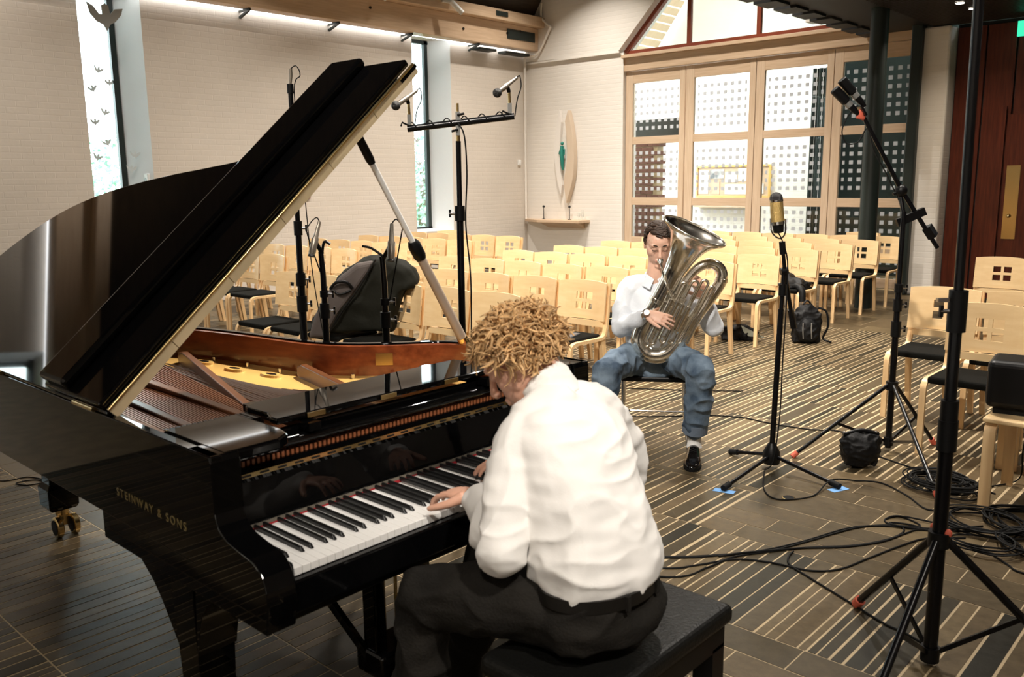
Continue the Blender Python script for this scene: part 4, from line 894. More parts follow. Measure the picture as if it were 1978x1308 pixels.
# ---------------------------------------------------------------- the pianist
def pianist():
    T = thing('person', 'person with curly blond hair in white turtleneck playing the piano', 'person', (0, 0, 0))
    lat = V3(.06, .99, -.04)
    B = MB()
    c, f, u, r = head(B, (-1.512, 1.680, 1.140), (-.70, -.38, -.60), (-.2, 0, 1))
    limb(B, [c - f * .03 - u * .05, (-1.44, 1.702, 1.10), (-1.40, 1.71, 1.04)], [.055, .056, .06])
    trunk(B, [((-1.22, 1.63, .60), .12, .08), ((-1.28, 1.65, .8), .13, .08), ((-1.37, 1.69, 1.0), .13, .07), ((-1.41, 1.71, 1.06), .05, .05)], lat)
    lw = V3(-1.565, 1.550, .790); rw = V3(-1.665, 1.855, .792)
    for sh_, el_, wr_ in (((-1.42, 1.56, .985), (-1.345, 1.425, .74), lw), ((-1.38, 1.87, .975), (-1.40, 2.0, .74), rw)):
        limb(B, [sh_, el_], [.032, .030]); limb(B, [el_, wr_], [.029, .026])
    hand(B, lw, (-.97, .02, -.12), (-.12, 0, 1), -1, (.42, .36, .34, .40), .14, 1.0, thumb=(.6, .75, -.3)); hand(B, rw, (-.78, -.55, -.10), (-.1, 0, 1), 1, (.40, .34, .34, .42), .12, 1.0, thumb=(.6, .75, -.3))
    obj('body', fuse(B, 'body', .0038, 4), 'skin', T)
    # sweater
    Sw = MB()
    trunk(Sw, [((-1.217, 1.628, .650), .150, .112), ((-1.215, 1.625, .672), .170, .136), ((-1.235, 1.632, .73), .170, .132), ((-1.285, 1.652, .84), .178, .128), ((-1.345, 1.680, .945), .182, .122), ((-1.385, 1.70, 1.005), .150, .098), ((-1.405, 1.71, 1.05), .085, .072)], lat)
    limb(Sw, [(-1.405, 1.565, .975), (-1.385, 1.485, .865), (-1.345, 1.42, .74)], [.074, .066, .058]); limb(Sw, [(-1.345, 1.42, .74), (-1.45, 1.484, .752), (-1.548, 1.541, .785)], [.057, .050, .036])
    limb(Sw, [(-1.375, 1.862, .965), (-1.375, 1.95, .86), (-1.40, 2.0, .74)], [.074, .066, .058]); limb(Sw, [(-1.40, 2.0, .74), (-1.53, 1.93, .76), (-1.65, 1.866, .79)], [.057, .05, .037])
    limb(Sw, [(-1.385, 1.665, 1.03), (-1.40, 1.61, 1.0)], [.075, .078]); limb(Sw, [(-1.375, 1.75, 1.025), (-1.375, 1.83, .99)], [.075, .078])
    fd0 = folds(.020, 8, (1, 1, .30), 3, lambda p: .25 + .75 * max(0, min(1, (1.0 - p.z) / .25))); fd1 = folds(.009, 11, (.6, .6, 1.6), 7)
    fd = lambda p, n: fd0(p, n) + fd1(p, n)
    obj('sweater', fuse(Sw, 'sweater', .0055, 8, fd), 'knit', T)
    Cc = MB(); Cc.tube(spline([(-1.40, 1.71, 1.035), (-1.425, 1.706, 1.065), (-1.448, 1.701, 1.095), (-1.46, 1.698, 1.108)], 4), [.074, .072, .070, .070, .070, .0695, .069, .0685, .068, .067, .066, .062, .056], 24); Cc.tube(spline([(-1.412, 1.708, 1.045), (-1.435, 1.703, 1.075), (-1.45, 1.70, 1.095)], 4), .0735, 24)
    obj('turtleneck', fuse(Cc, 'turtleneck', .005, 3, folds(.003, 16, (1, 1, 2), 2)), 'knit', T)
    # trousers
    J = MB()
    trunk(J, [((-1.225, 1.63, .515), .175, .14), ((-1.225, 1.63, .57), .19, .152), ((-1.22, 1.63, .63), .172, .132), ((-1.218, 1.63, .660), .166, .128)], lat)
    limb(J, [(-1.26, 1.535, .572), (-1.42, 1.455, .578), (-1.585, 1.385, .562)], [.092, .092, .080]); limb(J, [(-1.585, 1.385, .562), (-1.60, 1.375, .36), (-1.61, 1.37, .10)], [.074, .074, .066])
    limb(J, [(-1.26, 1.725, .572), (-1.46, 1.71, .58), (-1.66, 1.70, .58)], [.092, .088, .074]); limb(J, [(-1.66, 1.70, .58), (-1.72, 1.70, .36), (-1.79, 1.70, .13)], [.072, .072, .064])
    obj('trousers', fuse(J, 'trousers', .006, 8, folds(.016, 8, (1, 1, 1.3), 9)), 'wool', T)
    bl = MB(); rs = []
    for k in range(40):
        a = 2 * pi * k / 40; p = V3(-1.218, 1.63, .638) + V3(0, 1, 0) * .176 * cos(a) + V3(1, 0, 0) * .136 * sin(a); nrm = (V3(0, 1, 0) * cos(a) / .174 + V3(1, 0, 0) * sin(a) / .134).normalized()
        rs.append([p + nrm * .004 + UP * .016, p + nrm * .004 - UP * .016, p - nrm * .004 - UP * .016, p - nrm * .004 + UP * .016])
    bt = bl.rings(rs, False, True, True).build('belt', 'belt', T)
    for a in (.55, 1.2, 1.9):
        p = V3(-1.218, 1.63, .638) + V3(0, 1, 0) * .182 * cos(a) + V3(1, 0, 0) * .142 * sin(a); MB().box(p - V3(.004, .006, .022), p + V3(.004, .006, .016)).build('belt_loop', 'wool', bt)
    for nm, a, b in (('shoe', (-1.60, 1.37, .045), (-1.80, 1.36, .04)), ('shoe', (-1.79, 1.70, .09), (-1.98, 1.70, .10))):
        a = Vector(a); b = Vector(b); h = MB(); limb(h, [a, (a + b) / 2, b], [.045, .046, .035]); h.tube([a, (a + b) / 2, b], [.042, .044, .036], 14); obj(nm, fuse(h, nm, .005, 4, lambda p, n: V3(0, 0, 0)), 'shoe', T)
    # curls
    H = MB(); ctr = c - f * .018 + u * .035
    def gen(mb, rn, d):
        x, y_, z = d.dot(r), d.dot(f), d.dot(u)
        if z < -.55 or (y_ > .55 and z < .42) or (y_ > .2 and z < .02) or (z < -.2 and y_ > 0): return False
        base = ctr + r * x * .078 + f * y_ * .098 + u * z * .095
        out = (r * x + f * y_ + u * z).normalized(); down = (out * .75 + V3(rn.gauss(0, .5), rn.gauss(0, .5), rn.gauss(-.25, .5)))
        if z > .35 and y_ > -.2: down += f * .35
        ax = down.normalized(); top = 1 - .35 * max(0, z); L = top * rn.uniform(.030, .066) if z > -.2 else rn.uniform(.022, .040); R = rn.uniform(.006, .015); tr = rn.uniform(.5, 1.15); a0 = rn.uniform(0, 6.28); th = rn.uniform(.0034, .0064)
        e1 = ax.orthogonal().normalized(); e2 = ax.cross(e1); hd = rn.choice((-1, 1)); pts = []; rr = []
        for k in range(13):
            t = k / 12; g = R * min(1, .25 + t * 1.5); a = a0 + hd * tr * 2 * pi * t; pts.append(base + ax * L * t * 1.15 + (e1 * cos(a) + e2 * sin(a)) * g - UP * .010 * t * t); rr.append(th * (1 - .75 * t ** 2))
        mb.tube(pts, rr, 6); return True
    hairs(H, c, f, u, r, 1500, gen, 21)
    ho = H.build('curly_hair', 'blond', T)
    cap = MB(); ell(cap, ctr - f * .02 + u * .008, r * .083, f * .092, u * .096); cap.build('scalp_hair', 'scalp', ho)
pianist()

# ---------------------------------------------------------------- the tuba player
TO = V3(-2.92, 4.48, 0); TF = V3(.546, -.837, 0); TR = V3(.837, .546, 0)
def tp(a, b, z): return TO + TR * a + TF * b + UP * z
def tubist():
    T = thing('person', 'person in pale shirt and blue jeans seated playing a tuba', 'person', (0, 0, 0))
    B = MB()
    c, f, u, r = head(B, V3(-2.887, 4.452, 1.232), TF * .93 + TR * .10 - UP * .36, UP)
    limb(B, [c - f * .03 - u * .05, (-2.91, 4.468, 1.07), (-2.925, 4.475, 1.0)], [.054, .055, .06])
    trunk(B, [(tp(0, 0, .6), .12, .08), (tp(0, 0, .8), .13, .08), (tp(0, 0, .95), .12, .07), (tp(0, 0, 1.0), .05, .05)], TR)
    rw = V3(-2.800, 4.212, .845); lw = V3(-2.590, 4.495, .945)
    for sh_, el_, wr_ in (((-3.055, 4.39, .96), (-3.05, 4.315, .725), rw), ((-2.775, 4.575, .96), (-2.575, 4.60, .745), lw)):
        limb(B, [sh_, el_], [.032, .030]); limb(B, [el_, wr_], [.029, .025])
    hand(B, rw, TR * .88 + TF * .22 - UP * .22, TF * .75 + UP * .55, 1, (.30, .22, .22, .25), .16, 1.02, thumb=(.7, .55, .3))
    hand(B, lw, UP * .75 - TR * .45 + TF * .35, TF * .8 + TR * .5, -1, (.75, .8, .8, .75), .05, 1.0, thumb=(.6, .6, -.4))
    bo = obj('body', fuse(B, 'body', .0038, 4), 'skin2', T)
    for k in (-1, 1):
        br = MB(); br.tube(spline([c + r * k * .014 + f * .091 + u * .028, c + r * k * .030 + f * .090 + u * .035, c + r * k * .050 + f * .076 + u * .028], 4), [.003, .0036, .0042, .005, .0052, .005, .0046, .0036, .002], 6); br.build('eyebrow', 'brow', bo)
        br = MB(); br.tube(spline([c + r * k * .018 + f * .087 + u * .001, c + r * k * .031 + f * .090 - u * .003, c + r * k * .045 + f * .081 + u * .001], 4), .0016, 6); br.build('eyelashes', 'brow', bo)
    lp = MB(); lp.tube(spline([c - r * .022 + f * .088 - u * .068, c + f * .099 - u * .066, c + r * .022 + f * .088 - u * .068], 4), [.002, .004, .005, .0055, .006, .0055, .005, .004, .002], 8); lp.build('lips', 'lips', bo)
    # shirt
    Sh = MB(); lat = TR
    trunk(Sh, [(tp(0, 0, .50), .185, .135), (tp(0, 0, .56), .185, .14), (tp(0, 0, .66), .178, .130), (tp(0, -.005, .78), .184, .130), (tp(0, -.01, .88), .192, .125), (tp(0, -.01, .96), .168, .098), (tp(0, 0, 1.015), .075, .068)], lat)
    limb(Sh, [(-3.045, 4.395, .955), (-3.06, 4.35, .84), (-3.055, 4.315, .73)], [.073, .068, .062]); limb(Sh, [(-3.055, 4.315, .73), (-2.925, 4.265, .785), (-2.828, 4.226, .834)], [.060, .052, .038])
    limb(Sh, [(-2.785, 4.57, .955), (-2.67, 4.59, .85), (-2.575, 4.60, .745)], [.073, .068, .062]); limb(Sh, [(-2.575, 4.60, .745), (-2.58, 4.55, .83), (-2.588, 4.51, .905)], [.06, .052, .04])
    limb(Sh, [tp(-.07, -.01, .985), tp(-.15, 0, .962)], [.062, .07]); limb(Sh, [tp(.07, -.01, .985), tp(.15, 0, .962)], [.062, .07])
    so = obj('shirt', fuse(Sh, 'shirt', .0055, 7, folds(.016, 9, (1, 1, .8), 5)), 'shirt', T)
    col = MB(); col.tube(spline([tp(.062 * cos(a), .062 * sin(a) * .95 - .004, 1.035 + .012 * -sin(a)) for a in [pi / 2 + .45 + k * (2 * pi - .9) / 10 for k in range(11)]], 2), .011, 8, flat=((0, 0, 1), 1.9)); col.build('collar', 'shirt', so)
    for k in (-1, 1):
        fl = MB(); pts = [tp(k * .010, .066, 1.022), tp(k * .052, .050, 1.05), tp(k * .082, .07, .985), tp(k * .035, .098, .965)]; fl.prism([(0, 0), (1, 0), (2, 0), (3, 0)], lambda p: pts[int(p[0])], lambda p: pts[int(p[0])] + TF * .006 + UP * .004); fl.build('collar_flap', 'shirt', so)
    for k in range(4): MB().ball(tp(.004, .118 + .006 * k, .94 - k * .075), .006, 8, 6).build('button', 'pale', so)
    # jeans
    J = MB()
    trunk(J, [(tp(0, -.02, .455), .175, .15), (tp(0, -.01, .52), .19, .155), (tp(0, 0, .60), .172, .128)], TR)
    limb(J, [tp(-.09, .03, .535), (-2.955, 4.18, .545), (-2.905, 3.965, .535)], [.095, .094, .080]); limb(J, [(-2.905, 3.965, .535), (-2.92, 3.955, .33), (-2.94, 3.95, .15)], [.078, .078, .068])
    limb(J, [tp(.09, .03, .535), (-2.66, 4.395, .55), (-2.475, 4.285, .545)], [.095, .094, .081]); limb(J, [(-2.475, 4.285, .545), (-2.505, 4.315, .35), (-2.542, 4.345, .185)], [.080, .080, .070])
    obj('jeans', fuse(J, 'jeans', .006, 7, folds(.018, 9, (1, 1, 1.2), 12)), 'denim', T)
    MB().tube([(-2.536, 4.340, .215), (-2.546, 4.349, .155)], [.074, .073], 24).build('jeans_cuff', 'denimcuff', T); MB().tube([(-2.935, 3.95, .17), (-2.94, 3.95, .12)], [.073, .073], 24).build('jeans_cuff', 'denimcuff', T)
    MB().tube(spline([(-2.542, 4.345, .18), (-2.548, 4.35, .11), (-2.545, 4.345, .06)], 4), [.046, .045, .043, .041, .040, .040, .042, .045, .047], 16).build('sock', 'sock', T); MB().tube([(-2.94, 3.95, .15), (-2.94, 3.95, .06)], [.044, .044], 16).build('sock', 'sock', T)
    def shoe(heel, toe):
        heel = Vector(heel); toe = Vector(toe); d = (toe - heel); sd = Vector((d.y, -d.x, 0)).normalized(); h = MB(); rs = []
        for t, hw, top in ((0, .020, .06), (.06, .033, .082), (.2, .038, .088), (.38, .038, .082), (.55, .043, .060), (.72, .048, .052), (.88, .042, .044), (.97, .026, .034), (1.0, .010, .022)):
            p = heel + d * t; rs.append([p + sd * hw * cos(a) + UP * (.012 + (top - .012) * (.5 + .5 * sin(a))) for a in [2 * pi * k / 18 for k in range(18)]])
        s = h.rings(rs, True).build('shoe', 'shoe', T); so_ = MB(); rs = []
        for t, hw in ((-.01, .022), (.06, .036), (.2, .040), (.38, .037), (.55, .045), (.72, .051), (.88, .045), (.98, .028), (1.02, .01)):
            p = heel + d * t; rs.append([p + sd * hw, p - sd * hw, p - sd * hw + UP * .016, p + sd * hw + UP * .016])
        so_.rings(rs, True, False).build('sole', 'rubber', s)
        for k in range(3):
            p = heel + d * (.40 + k * .055); MB().tube(spline([p + sd * .02 + UP * (.080 - k * .008), p + UP * (.088 - k * .008), p - sd * .02 + UP * (.080 - k * .008)], 3), .0025, 5).build('lace', 'rubber', s)
    shoe((-2.572, 4.392, 0), (-2.415, 4.105, 0)); shoe((-2.955, 3.99, 0), (-2.80, 3.72, 0))
    # watch on the right wrist
    wd = (rw - V3(-2.93, 4.265, .785)).normalized(); w = MB().tube([rw - wd * .012, rw + wd * .006], .0345, 18).build('watch_strap', 'watch', T, label='steel wrist watch'); MB().cyl(rw - wd * .005 + TF * .030 + UP * .014, rw - wd * .005 + TF * .040 + UP * .019, .017, n=16).build('watch_face', 'pale', w)
    # short dark hair
    H = MB(); ctr = c - f * .012 + u * .036
    def gen(mb, rn, d):
        x, y_, z = d.dot(r), d.dot(f), d.dot(u)
        if z < -.50 or (y_ > .30 and z < .52) or (y_ > -.05 and z < .0): return False
        base = ctr + r * x * .080 + f * y_ * .098 + u * z * .098; out = (r * x + f * y_ + u * z).normalized()
        flow = (-f * .5 + r * (.7 if x > -.1 else -.7) - u * .35) if z > .3 else (-u * 1.0 - f * .3)
        if y_ > .35 and z > .5: flow = r * -.9 + f * .15 - u * .1
        L = rn.uniform(.035, .06) * (1 if z > 0 else .5); cur = base; pts = [cur]; dr = (out * .22 + flow).normalized()
        for k in range(4):
            dr = (dr + flow * .35 + V3(rn.gauss(0, .12), rn.gauss(0, .12), rn.gauss(0, .12))).normalized(); cur = cur + dr * L / 4
            q = cur - ctr; ee = sqrt((q.dot(r) / .080) ** 2 + (q.dot(f) / .098) ** 2 + (q.dot(u) / .098) ** 2)
            ee0 = 1.04 + .03 * rn.random()
            if ee < ee0 or ee > 1.12: cur = ctr + q * (ee0 / ee)
            pts.append(cur)
        mb.tube(pts, [.0045, .0052, .005, .004, .0015], 5); return True
    hairs(H, c, f, u, r, 900, gen, 4)
    ho = H.build('hair', 'brow', T); cap = MB(); ell(cap, ctr - f * .022 + u * .012, r * .081, f * .085, u * .090); cap.build('scalp_hair', 'brow', ho)
tubist()

# chair under the tuba player
ch = thing('metal_chair', 'plain chair with thin chrome legs under the tuba player', 'chair', (0, 0, 0))
MB().prism([(-.2, -.24), (.2, -.24), (.2, .14), (-.2, .14)], lambda p: tp(p[0], p[1], .405), lambda p: tp(p[0], p[1], .438)).build('seat', 'blackp', ch, bevel=.01)
for a in (-.19, .19):
    MB().tube(spline([tp(a * 1.1, .17, 0), tp(a, .12, .2), tp(a, .10, .40)], 3), .009, 8).build('leg', 'chrome', ch); MB().tube(spline([tp(a * 1.1, -.32, 0), tp(a, -.25, .2), tp(a, -.22, .40)], 3), .009, 8).build('leg', 'chrome', ch)
    MB().tube([tp(a * 1.05, .135, .14), tp(a * 1.05, -.275, .14)], .006, 6).build('stretcher', 'chrome', ch)
MB().tube([tp(-.2, .12, .22), tp(.2, .12, .22)], .006, 6).build('stretcher', 'chrome', ch)

# ---------------------------------------------------------------- tuba
def tuba():
    T = thing('tuba', 'silver tuba with upturned bell held by the seated player', 'tuba')
    O = V3(-2.724, 4.369, .855); k = .00305
    def q(x, y, w=0): return O + TR * (x - 1300) * k + UP * (600 - y) * k + TF * w
    ax = (q(1337, 448) - q(1252, 632)).normalized() ; ax = (ax + TF * .16).normalized()
    # bell
    mc = q(1337, 446, .03); pr = [(0, .190), (-.006, .194), (-.012, .190), (-.030, .165), (-.055, .135), (-.085, .112), (-.13, .091), (-.19, .0755), (-.235, .069)]
    bell = MB(); bell.lathe(pr, mc, ax, 48); bell.lathe([(t - .004, r_ - .003) for t, r_ in pr], mc + ax * .006, ax, 48); b = bell.build('bell', 'silver', T)
    MB().tube([mc + (ax.orthogonal().normalized() * cos(a) + ax.cross(ax.orthogonal().normalized()) * sin(a)) * .191 for a in [2 * pi * i / 48 for i in range(48)]], .005, 8, close=True).build('bell_rim', 'silver', b)
    p0 = mc - ax * .24
    pts = [(*(mc - ax * .20), .0725), (*(mc - ax * .26), .065), (*q(1289, 552, -.012), .060), (*q(1265, 599, -.014), .057), (*q(1241, 640, -.015), .054), (*q(1238, 668, -.01), .053), (*q(1258, 688, 0), .050), (*q(1290, 684, .01), .047), (*q(1318, 652, .01), .044), (*q(1345, 608, .01), .040), (*q(1375, 565, .01), .036), (*q(1389, 540, .01), .0335), (*q(1387, 520, .01), .032), (*q(1371, 509, .015), .030), (*q(1349, 514, .02), .028), (*q(1327, 537, .02), .026), (*q(1300, 585, .03), .024), (*q(1285, 615, .04), .022)]
    P = spline(pts, 6); MB().tube([p[:3] for p in P], [p[3] for p in P], 24).build('main_tube', 'silver', T)
    for i in (16, 34, 50, 66, 80):
        p = Vector(P[i][:3]); t = (Vector(P[i + 1][:3]) - p).normalized(); MB().lathe([(-.012, P[i][3] + .001), (-.010, P[i][3] + .0035), (.010, P[i][3] + .0035), (.012, P[i][3] + .001)], p, t, 24).build('ferrule', 'silverd', T)
    d2 = (q(1337, 448) - q(1252, 632)).normalized(); sd = d2.cross(TF).normalized()
    if sd.dot(TR) < 0: sd = -sd
    def loc(a, b_, w): return q(1298, 612) + sd * a + d2 * b_ + TF * w
    # valves
    for i in range(4):
        a = -.052 + i * .036; v = MB().cyl(loc(a, -.05, .075), loc(a, .09, .075), .0155, n=16).build('valve', 'silverd', T)
        MB().lathe([(0, .0165), (.012, .0165), (.016, .006), (.04, .005), (.042, .011), (.048, .011)], loc(a, .09, .075), d2, 14, True).build('valve_cap', 'silver', v); MB().lathe([(0, .0165), (-.01, .0165), (-.02, .006)], loc(a, -.05, .075), d2, 14, True).build('bottom_cap', 'silver', v)
    # slides and branches
    def loop(a0, a1, b0, b1, w, r_, nm='slide'):
        n = 8; c = (a0 + a1) / 2; h = abs(a1 - a0) / 2; s = 1 if b1 > b0 else -1
        path = [loc(a0, b0, w)] + [loc(c - h * cos(pi * i / n) * (1 if a1 > a0 else -1), b1 + s * h * sin(pi * i / n), w) for i in range(n + 1)] + [loc(a1, b0, w)]
        o = MB().tube(path, r_, 10).build(nm, 'silverd', T)
        for bb in (b0 + (b1 - b0) * .45,):
            for a in (a0, a1): MB().lathe([(-.012, r_ + .0022), (.012, r_ + .0022)], loc(a, bb, w), d2, 12, True).build('sleeve', 'silver', o)
    loop(-.065, -.025, .02, -.17, .055, .0085); loop(-.015, .025, .0, -.13, .085, .0085); loop(.035, .070, .04, -.12, .06, .0085); loop(.080, .112, .05, -.10, .05, .009)
    loop(-.04, .0, .08, .20, .05, .0085); loop(.01, .05, .10, .235, .065, .0085); loop(.06, .10, .08, .26, .045, .009); loop(-.088, -.045, .0, -.20, .03, .0095); loop(.02, .118, -.05, -.185, .03, .010); loop(.118, .145, -.1, .25, .045, .0085)
    # leadpipe and mouthpiece
    mp = q(1274, 506, .0) + TF * -.075; ld = spline([mp - (mp - q(1283, 540, .05)).normalized() * .05, q(1283, 540, .06), q(1297, 570, .075), q(1304, 590, .07), loc(-.05, .06, .07)], 5)
    lead = MB().tube(ld, [.0055 + .003 * i / len(ld) for i in range(len(ld))], 10).build('leadpipe', 'silverd', T); md = (mp - q(1283, 540, .05)).normalized()
    MB().lathe([(-.07, .006), (-.035, .007), (-.02, .012), (-.004, .018), (0, .0195), (.003, .018), (.001, .015), (-.012, .007)], mp, md, 18).build('mouthpiece', 'silver', lead)
    for a, b_, a2, b2, w, w2 in ((-.10, .06, -.03, .09, .03, .07), (.05, .16, .12, .17, .04, .02), (-.02, -.12, .09, -.13, .05, .03), (.02, .22, .10, .22, .05, .04), (-.09, -.1, -.03, -.1, .02, .06)): MB().cyl(loc(a, b_, w), loc(a2, b2, w2), .005, n=8).build('brace', 'silverd', T)
tuba()
# ================================================================== microphones and stands
def tri_legs(T, c, hubz, ends, r=.010, mid=None, foot='red', nm='leg'):
    c = V3(c[0], c[1], 0)
    for e in ends:
        e = V3(e[0], e[1], 0); a = V3(c.x, c.y, hubz); d = (V3(e.x, e.y, 0) - V3(c.x, c.y, 0)).normalized()
        L = MB().tube([a + d * .02, V3(e.x, e.y, .012)], r, 8).build(nm, 'blackm', T)
        MB().tube([V3(e.x, e.y, .012) - (e - a).normalized() * .035, V3(e.x, e.y, .008)], [r * 1.5, r * 1.4], 8).build('foot', 'rubber' if foot != 'red' else 'red', L)
        if mid is not None:
            p = a.lerp(V3(e.x, e.y, .012), .55); MB().bar(V3(c.x, c.y, mid) + d * .015, p, .008, .016).build('strut', 'blackm', L)
def collar(T, c, z, r=.026, h=.06, knob=None, nm='collar'):
    o = MB().cyl((c[0], c[1], z - h / 2), (c[0], c[1], z + h / 2), r, n=14).build(nm, 'blackp', T)
    if knob is not None:
        k = Vector(knob); p = V3(c[0], c[1], z); MB().cyl(p + k * r * .8, p + k * (r + .025), .007, n=8).build('knob', 'steel', o); MB().bar(p + k * (r + .022) - UP * .018, p + k * (r + .022) + UP * .018, .012, .010, k).build('wing', 'blackp', o)
    return o
LX = -Rt
# stereo pair on a bar, behind the piano
c = (-2.95, 2.86); T = thing('stereo_microphone_stand', 'black stand with a crossbar carrying two small microphones behind the piano', 'microphone stand')
MB().cyl((*c, .03), (*c, 1.47), .0165, n=14).build('lower_tube', 'blackm', T); MB().cyl((*c, 1.45), (*c, 1.80), .0125, n=12).build('upper_tube', 'blackm', T); collar(T, c, 1.47, .024, .07, -Rt)
tri_legs(T, c, .42, [(-3.3, 3.15), (-2.62, 3.15), (-2.95, 2.50)], .010, .08, 'x'); collar(T, c, .43, .03, .05)
M0 = V3(c[0], c[1], 1.876); k = .00252
def sp_(x, y, w=0): return M0 + Rt * (x - 885) * k + UP * (240 - y) * k - Fh * w
MB().tube([sp_(793, 247), sp_(988, 227)], .0155, 12).build('crossbar', 'blackm', T)
MB().cyl(sp_(885, 260), sp_(885, 218), .014, n=4).build('centre_clamp', 'grey', T); MB().cyl(sp_(885, 218), sp_(885, 203), .006, n=8).build('spigot', 'brass', T); MB().cyl(sp_(885, 272), sp_(885, 258), .009, n=8).build('spigot', 'brass', T)
for x in (874, 897): MB().tube([sp_(885, 250 if x < 880 else 224, .01), sp_(x, 253 if x < 880 else 222, .02)], .006, 6).build('wing_nut', 'blackp', T)
for cl, bl, tl in (((797, 240), (776, 208), (812, 178)), ((980, 222), (958, 188), (994, 158))):
    MB().cyl(sp_(*cl), sp_(cl[0], cl[1] - 18), .013, n=4).build('end_clamp', 'grey', T); MB().cyl(sp_(cl[0], cl[1] - 16), sp_(cl[0] - 1, cl[1] - 40), .007, n=8).build('spigot', 'brass', T)
    a = sp_(*bl, .06); b = sp_(*tl, -.03); d = b - a
    m = MB().tube([a + d * .12, a + d * .5, a + d * .52, a + d * .98], [.012, .012, .010, .0075], 12).build('microphone', 'micgrey', T); MB().ball(a, .021, 14, 10).build('grille', 'grille', m)
    MB().cyl(a + d * .5, sp_(cl[0] - 1, cl[1] - 38), .009, n=8).build('clip', 'blackp', m); MB().tube(spline([b, b + Rt * .012 + UP * .008, b + Rt * .018 - UP * .04, sp_(cl[0] + 14, cl[1] - 25), sp_(cl[0] + 9, cl[1] + 5)], 4), .003, 6).build('cable', 'rubber', m)
    for s in (-1,): MB().tube([sp_(cl[0], cl[1] + 2, .012), sp_(cl[0] - 13, cl[1] - 4, .012), sp_(cl[0] - 15, cl[1] + 3, .012)], .005, 6).build('wing_nut', 'blackp', m)
MB().tube(spline([sp_(885, 238, .02), sp_(897, 262, .03), sp_(900, 330, .02), sp_(896, 420, .02), sp_(903, 520, .02), sp_(902, 640, .02)], 5), .0035, 6).build('cable', 'rubber', T)
MB().tube([sp_(800 + i * 2.3, 243 - i * .24, 0) + (UP * cos(i * .45) - Fh * sin(i * .45)) * .018 for i in range(80)], .003, 5).build('wrapped_cable', 'rubber', T)

# tall stand with a tiny microphone
c = (-4.22, 2.82); T = thing('tall_microphone_stand', 'tall thin black stand with a tiny microphone, partly behind the piano lid', 'microphone stand')
MB().cyl((*c, .03), (*c, 1.12), .0215, n=14).build('lower_tube', 'blackm', T); MB().cyl((*c, 1.0), (*c, 1.40), .017, n=12).build('middle_tube', 'blackm', T); MB().cyl((*c, 1.38), (*c, 2.13), .0135, n=12).build('upper_tube', 'blackm', T)
collar(T, c, .94, .030, .09, Rt); collar(T, c, 1.08, .028, .07, Rt); collar(T, c, 1.37, .024, .08, Rt); collar(T, c, 2.13, .018, .05); tri_legs(T, c, .45, [(-4.6, 3.05), (-4.0, 3.2), (-4.15, 2.4)], .011, .08, 'x')
m = MB().tube([(-4.22, 2.82, 2.15), (-4.215, 2.825, 2.20), (-4.215, 2.825, 2.235)], [.008, .010, .010], 10).build('microphone', 'micgrey', T)
MB().tube(spline([V3(-4.215, 2.825, 2.235), V3(-4.215, 2.825, 2.25) + Rt * .03, V3(-4.215, 2.825, 2.2) + Rt * .05, V3(-4.22, 2.82, 2.1) + Rt * .02, V3(-4.22, 2.82, 1.5) + Rt * .05, V3(-4.22, 2.82, 1.1) + Rt * .07, V3(-4.22, 2.82, .7) + Rt * .12], 5), .003, 6).build('cable', 'rubber', T)

# two microphones leaning over the piano rim
for i, (c, lab) in enumerate((((-3.42, 2.41), 'microphone stand by the piano rim, left one, capsule pointing down left'), ((-2.97, 2.41), 'microphone stand by the piano rim, right one, in front of the gig bag'))):
    T = thing('piano_microphone_stand', lab, 'microphone stand', group='microphone stands by the piano rim'); s = 1 if i == 0 else -1
    MB().cyl((*c, .02), (*c, 1.02), .0165, n=12).build('lower_tube', 'blackm', T); MB().tube([(*c, 1.0), (c[0], c[1], 1.18), V3(c[0], c[1], 1.30) - Rt * .006], [.014, .014, .012], 10).build('upper_tube', 'blackm', T)
    collar(T, c, 1.02, .024, .07, Rt); collar(T, c, 1.10, .02, .03, Rt); tri_legs(T, c, .28, [(c[0] - .25, c[1] + .2), (c[0] + .28, c[1] + .15), (c[0] - .02, c[1] + .36)], .009, None, 'x')
    a = V3(c[0], c[1], 1.285) - Rt * .040 * s - Fh * .05; b = V3(c[0], c[1], 1.44) - Rt * (.005 if i == 0 else -.042); d = b - a
    m = MB().tube([a, a + d * .10, a + d * .5, a + d * .55, a + d], [.0135, .0165, .0165, .012, .008], 12).build('microphone', 'micgrey', T); MB().cyl(a - d * .02, a + d * .03, .0155, n=12).build('capsule', 'grille', m)
    MB().tube([a + d * .45, V3(c[0], c[1], 1.29)], .010, 8).build('clip', 'blackp', m); MB().tube(spline([b, b + d * .12 - Rt * .02 * s, b - Rt * .045 * s - d * .1, a + d * .6 - Rt * .04 * s, V3(c[0], c[1], 1.1) + Rt * .02], 5), .003, 6).build('cable', 'rubber', m)
    if i: MB().tube(spline([V3(c[0], c[1], 1.30), V3(c[0], c[1], 1.335) - Rt * .05, V3(c[0], c[1], 1.345) - Rt * .09], 4), .006, 6).build('swivel_arm', 'blackp', T)
    else: MB().tube(spline([V3(c[0], c[1], 1.29), V3(c[0], c[1], 1.345) + Rt * .012, V3(c[0], c[1], 1.335) + Rt * .04], 4), .007, 6).build('swivel_arm', 'blackp', T)

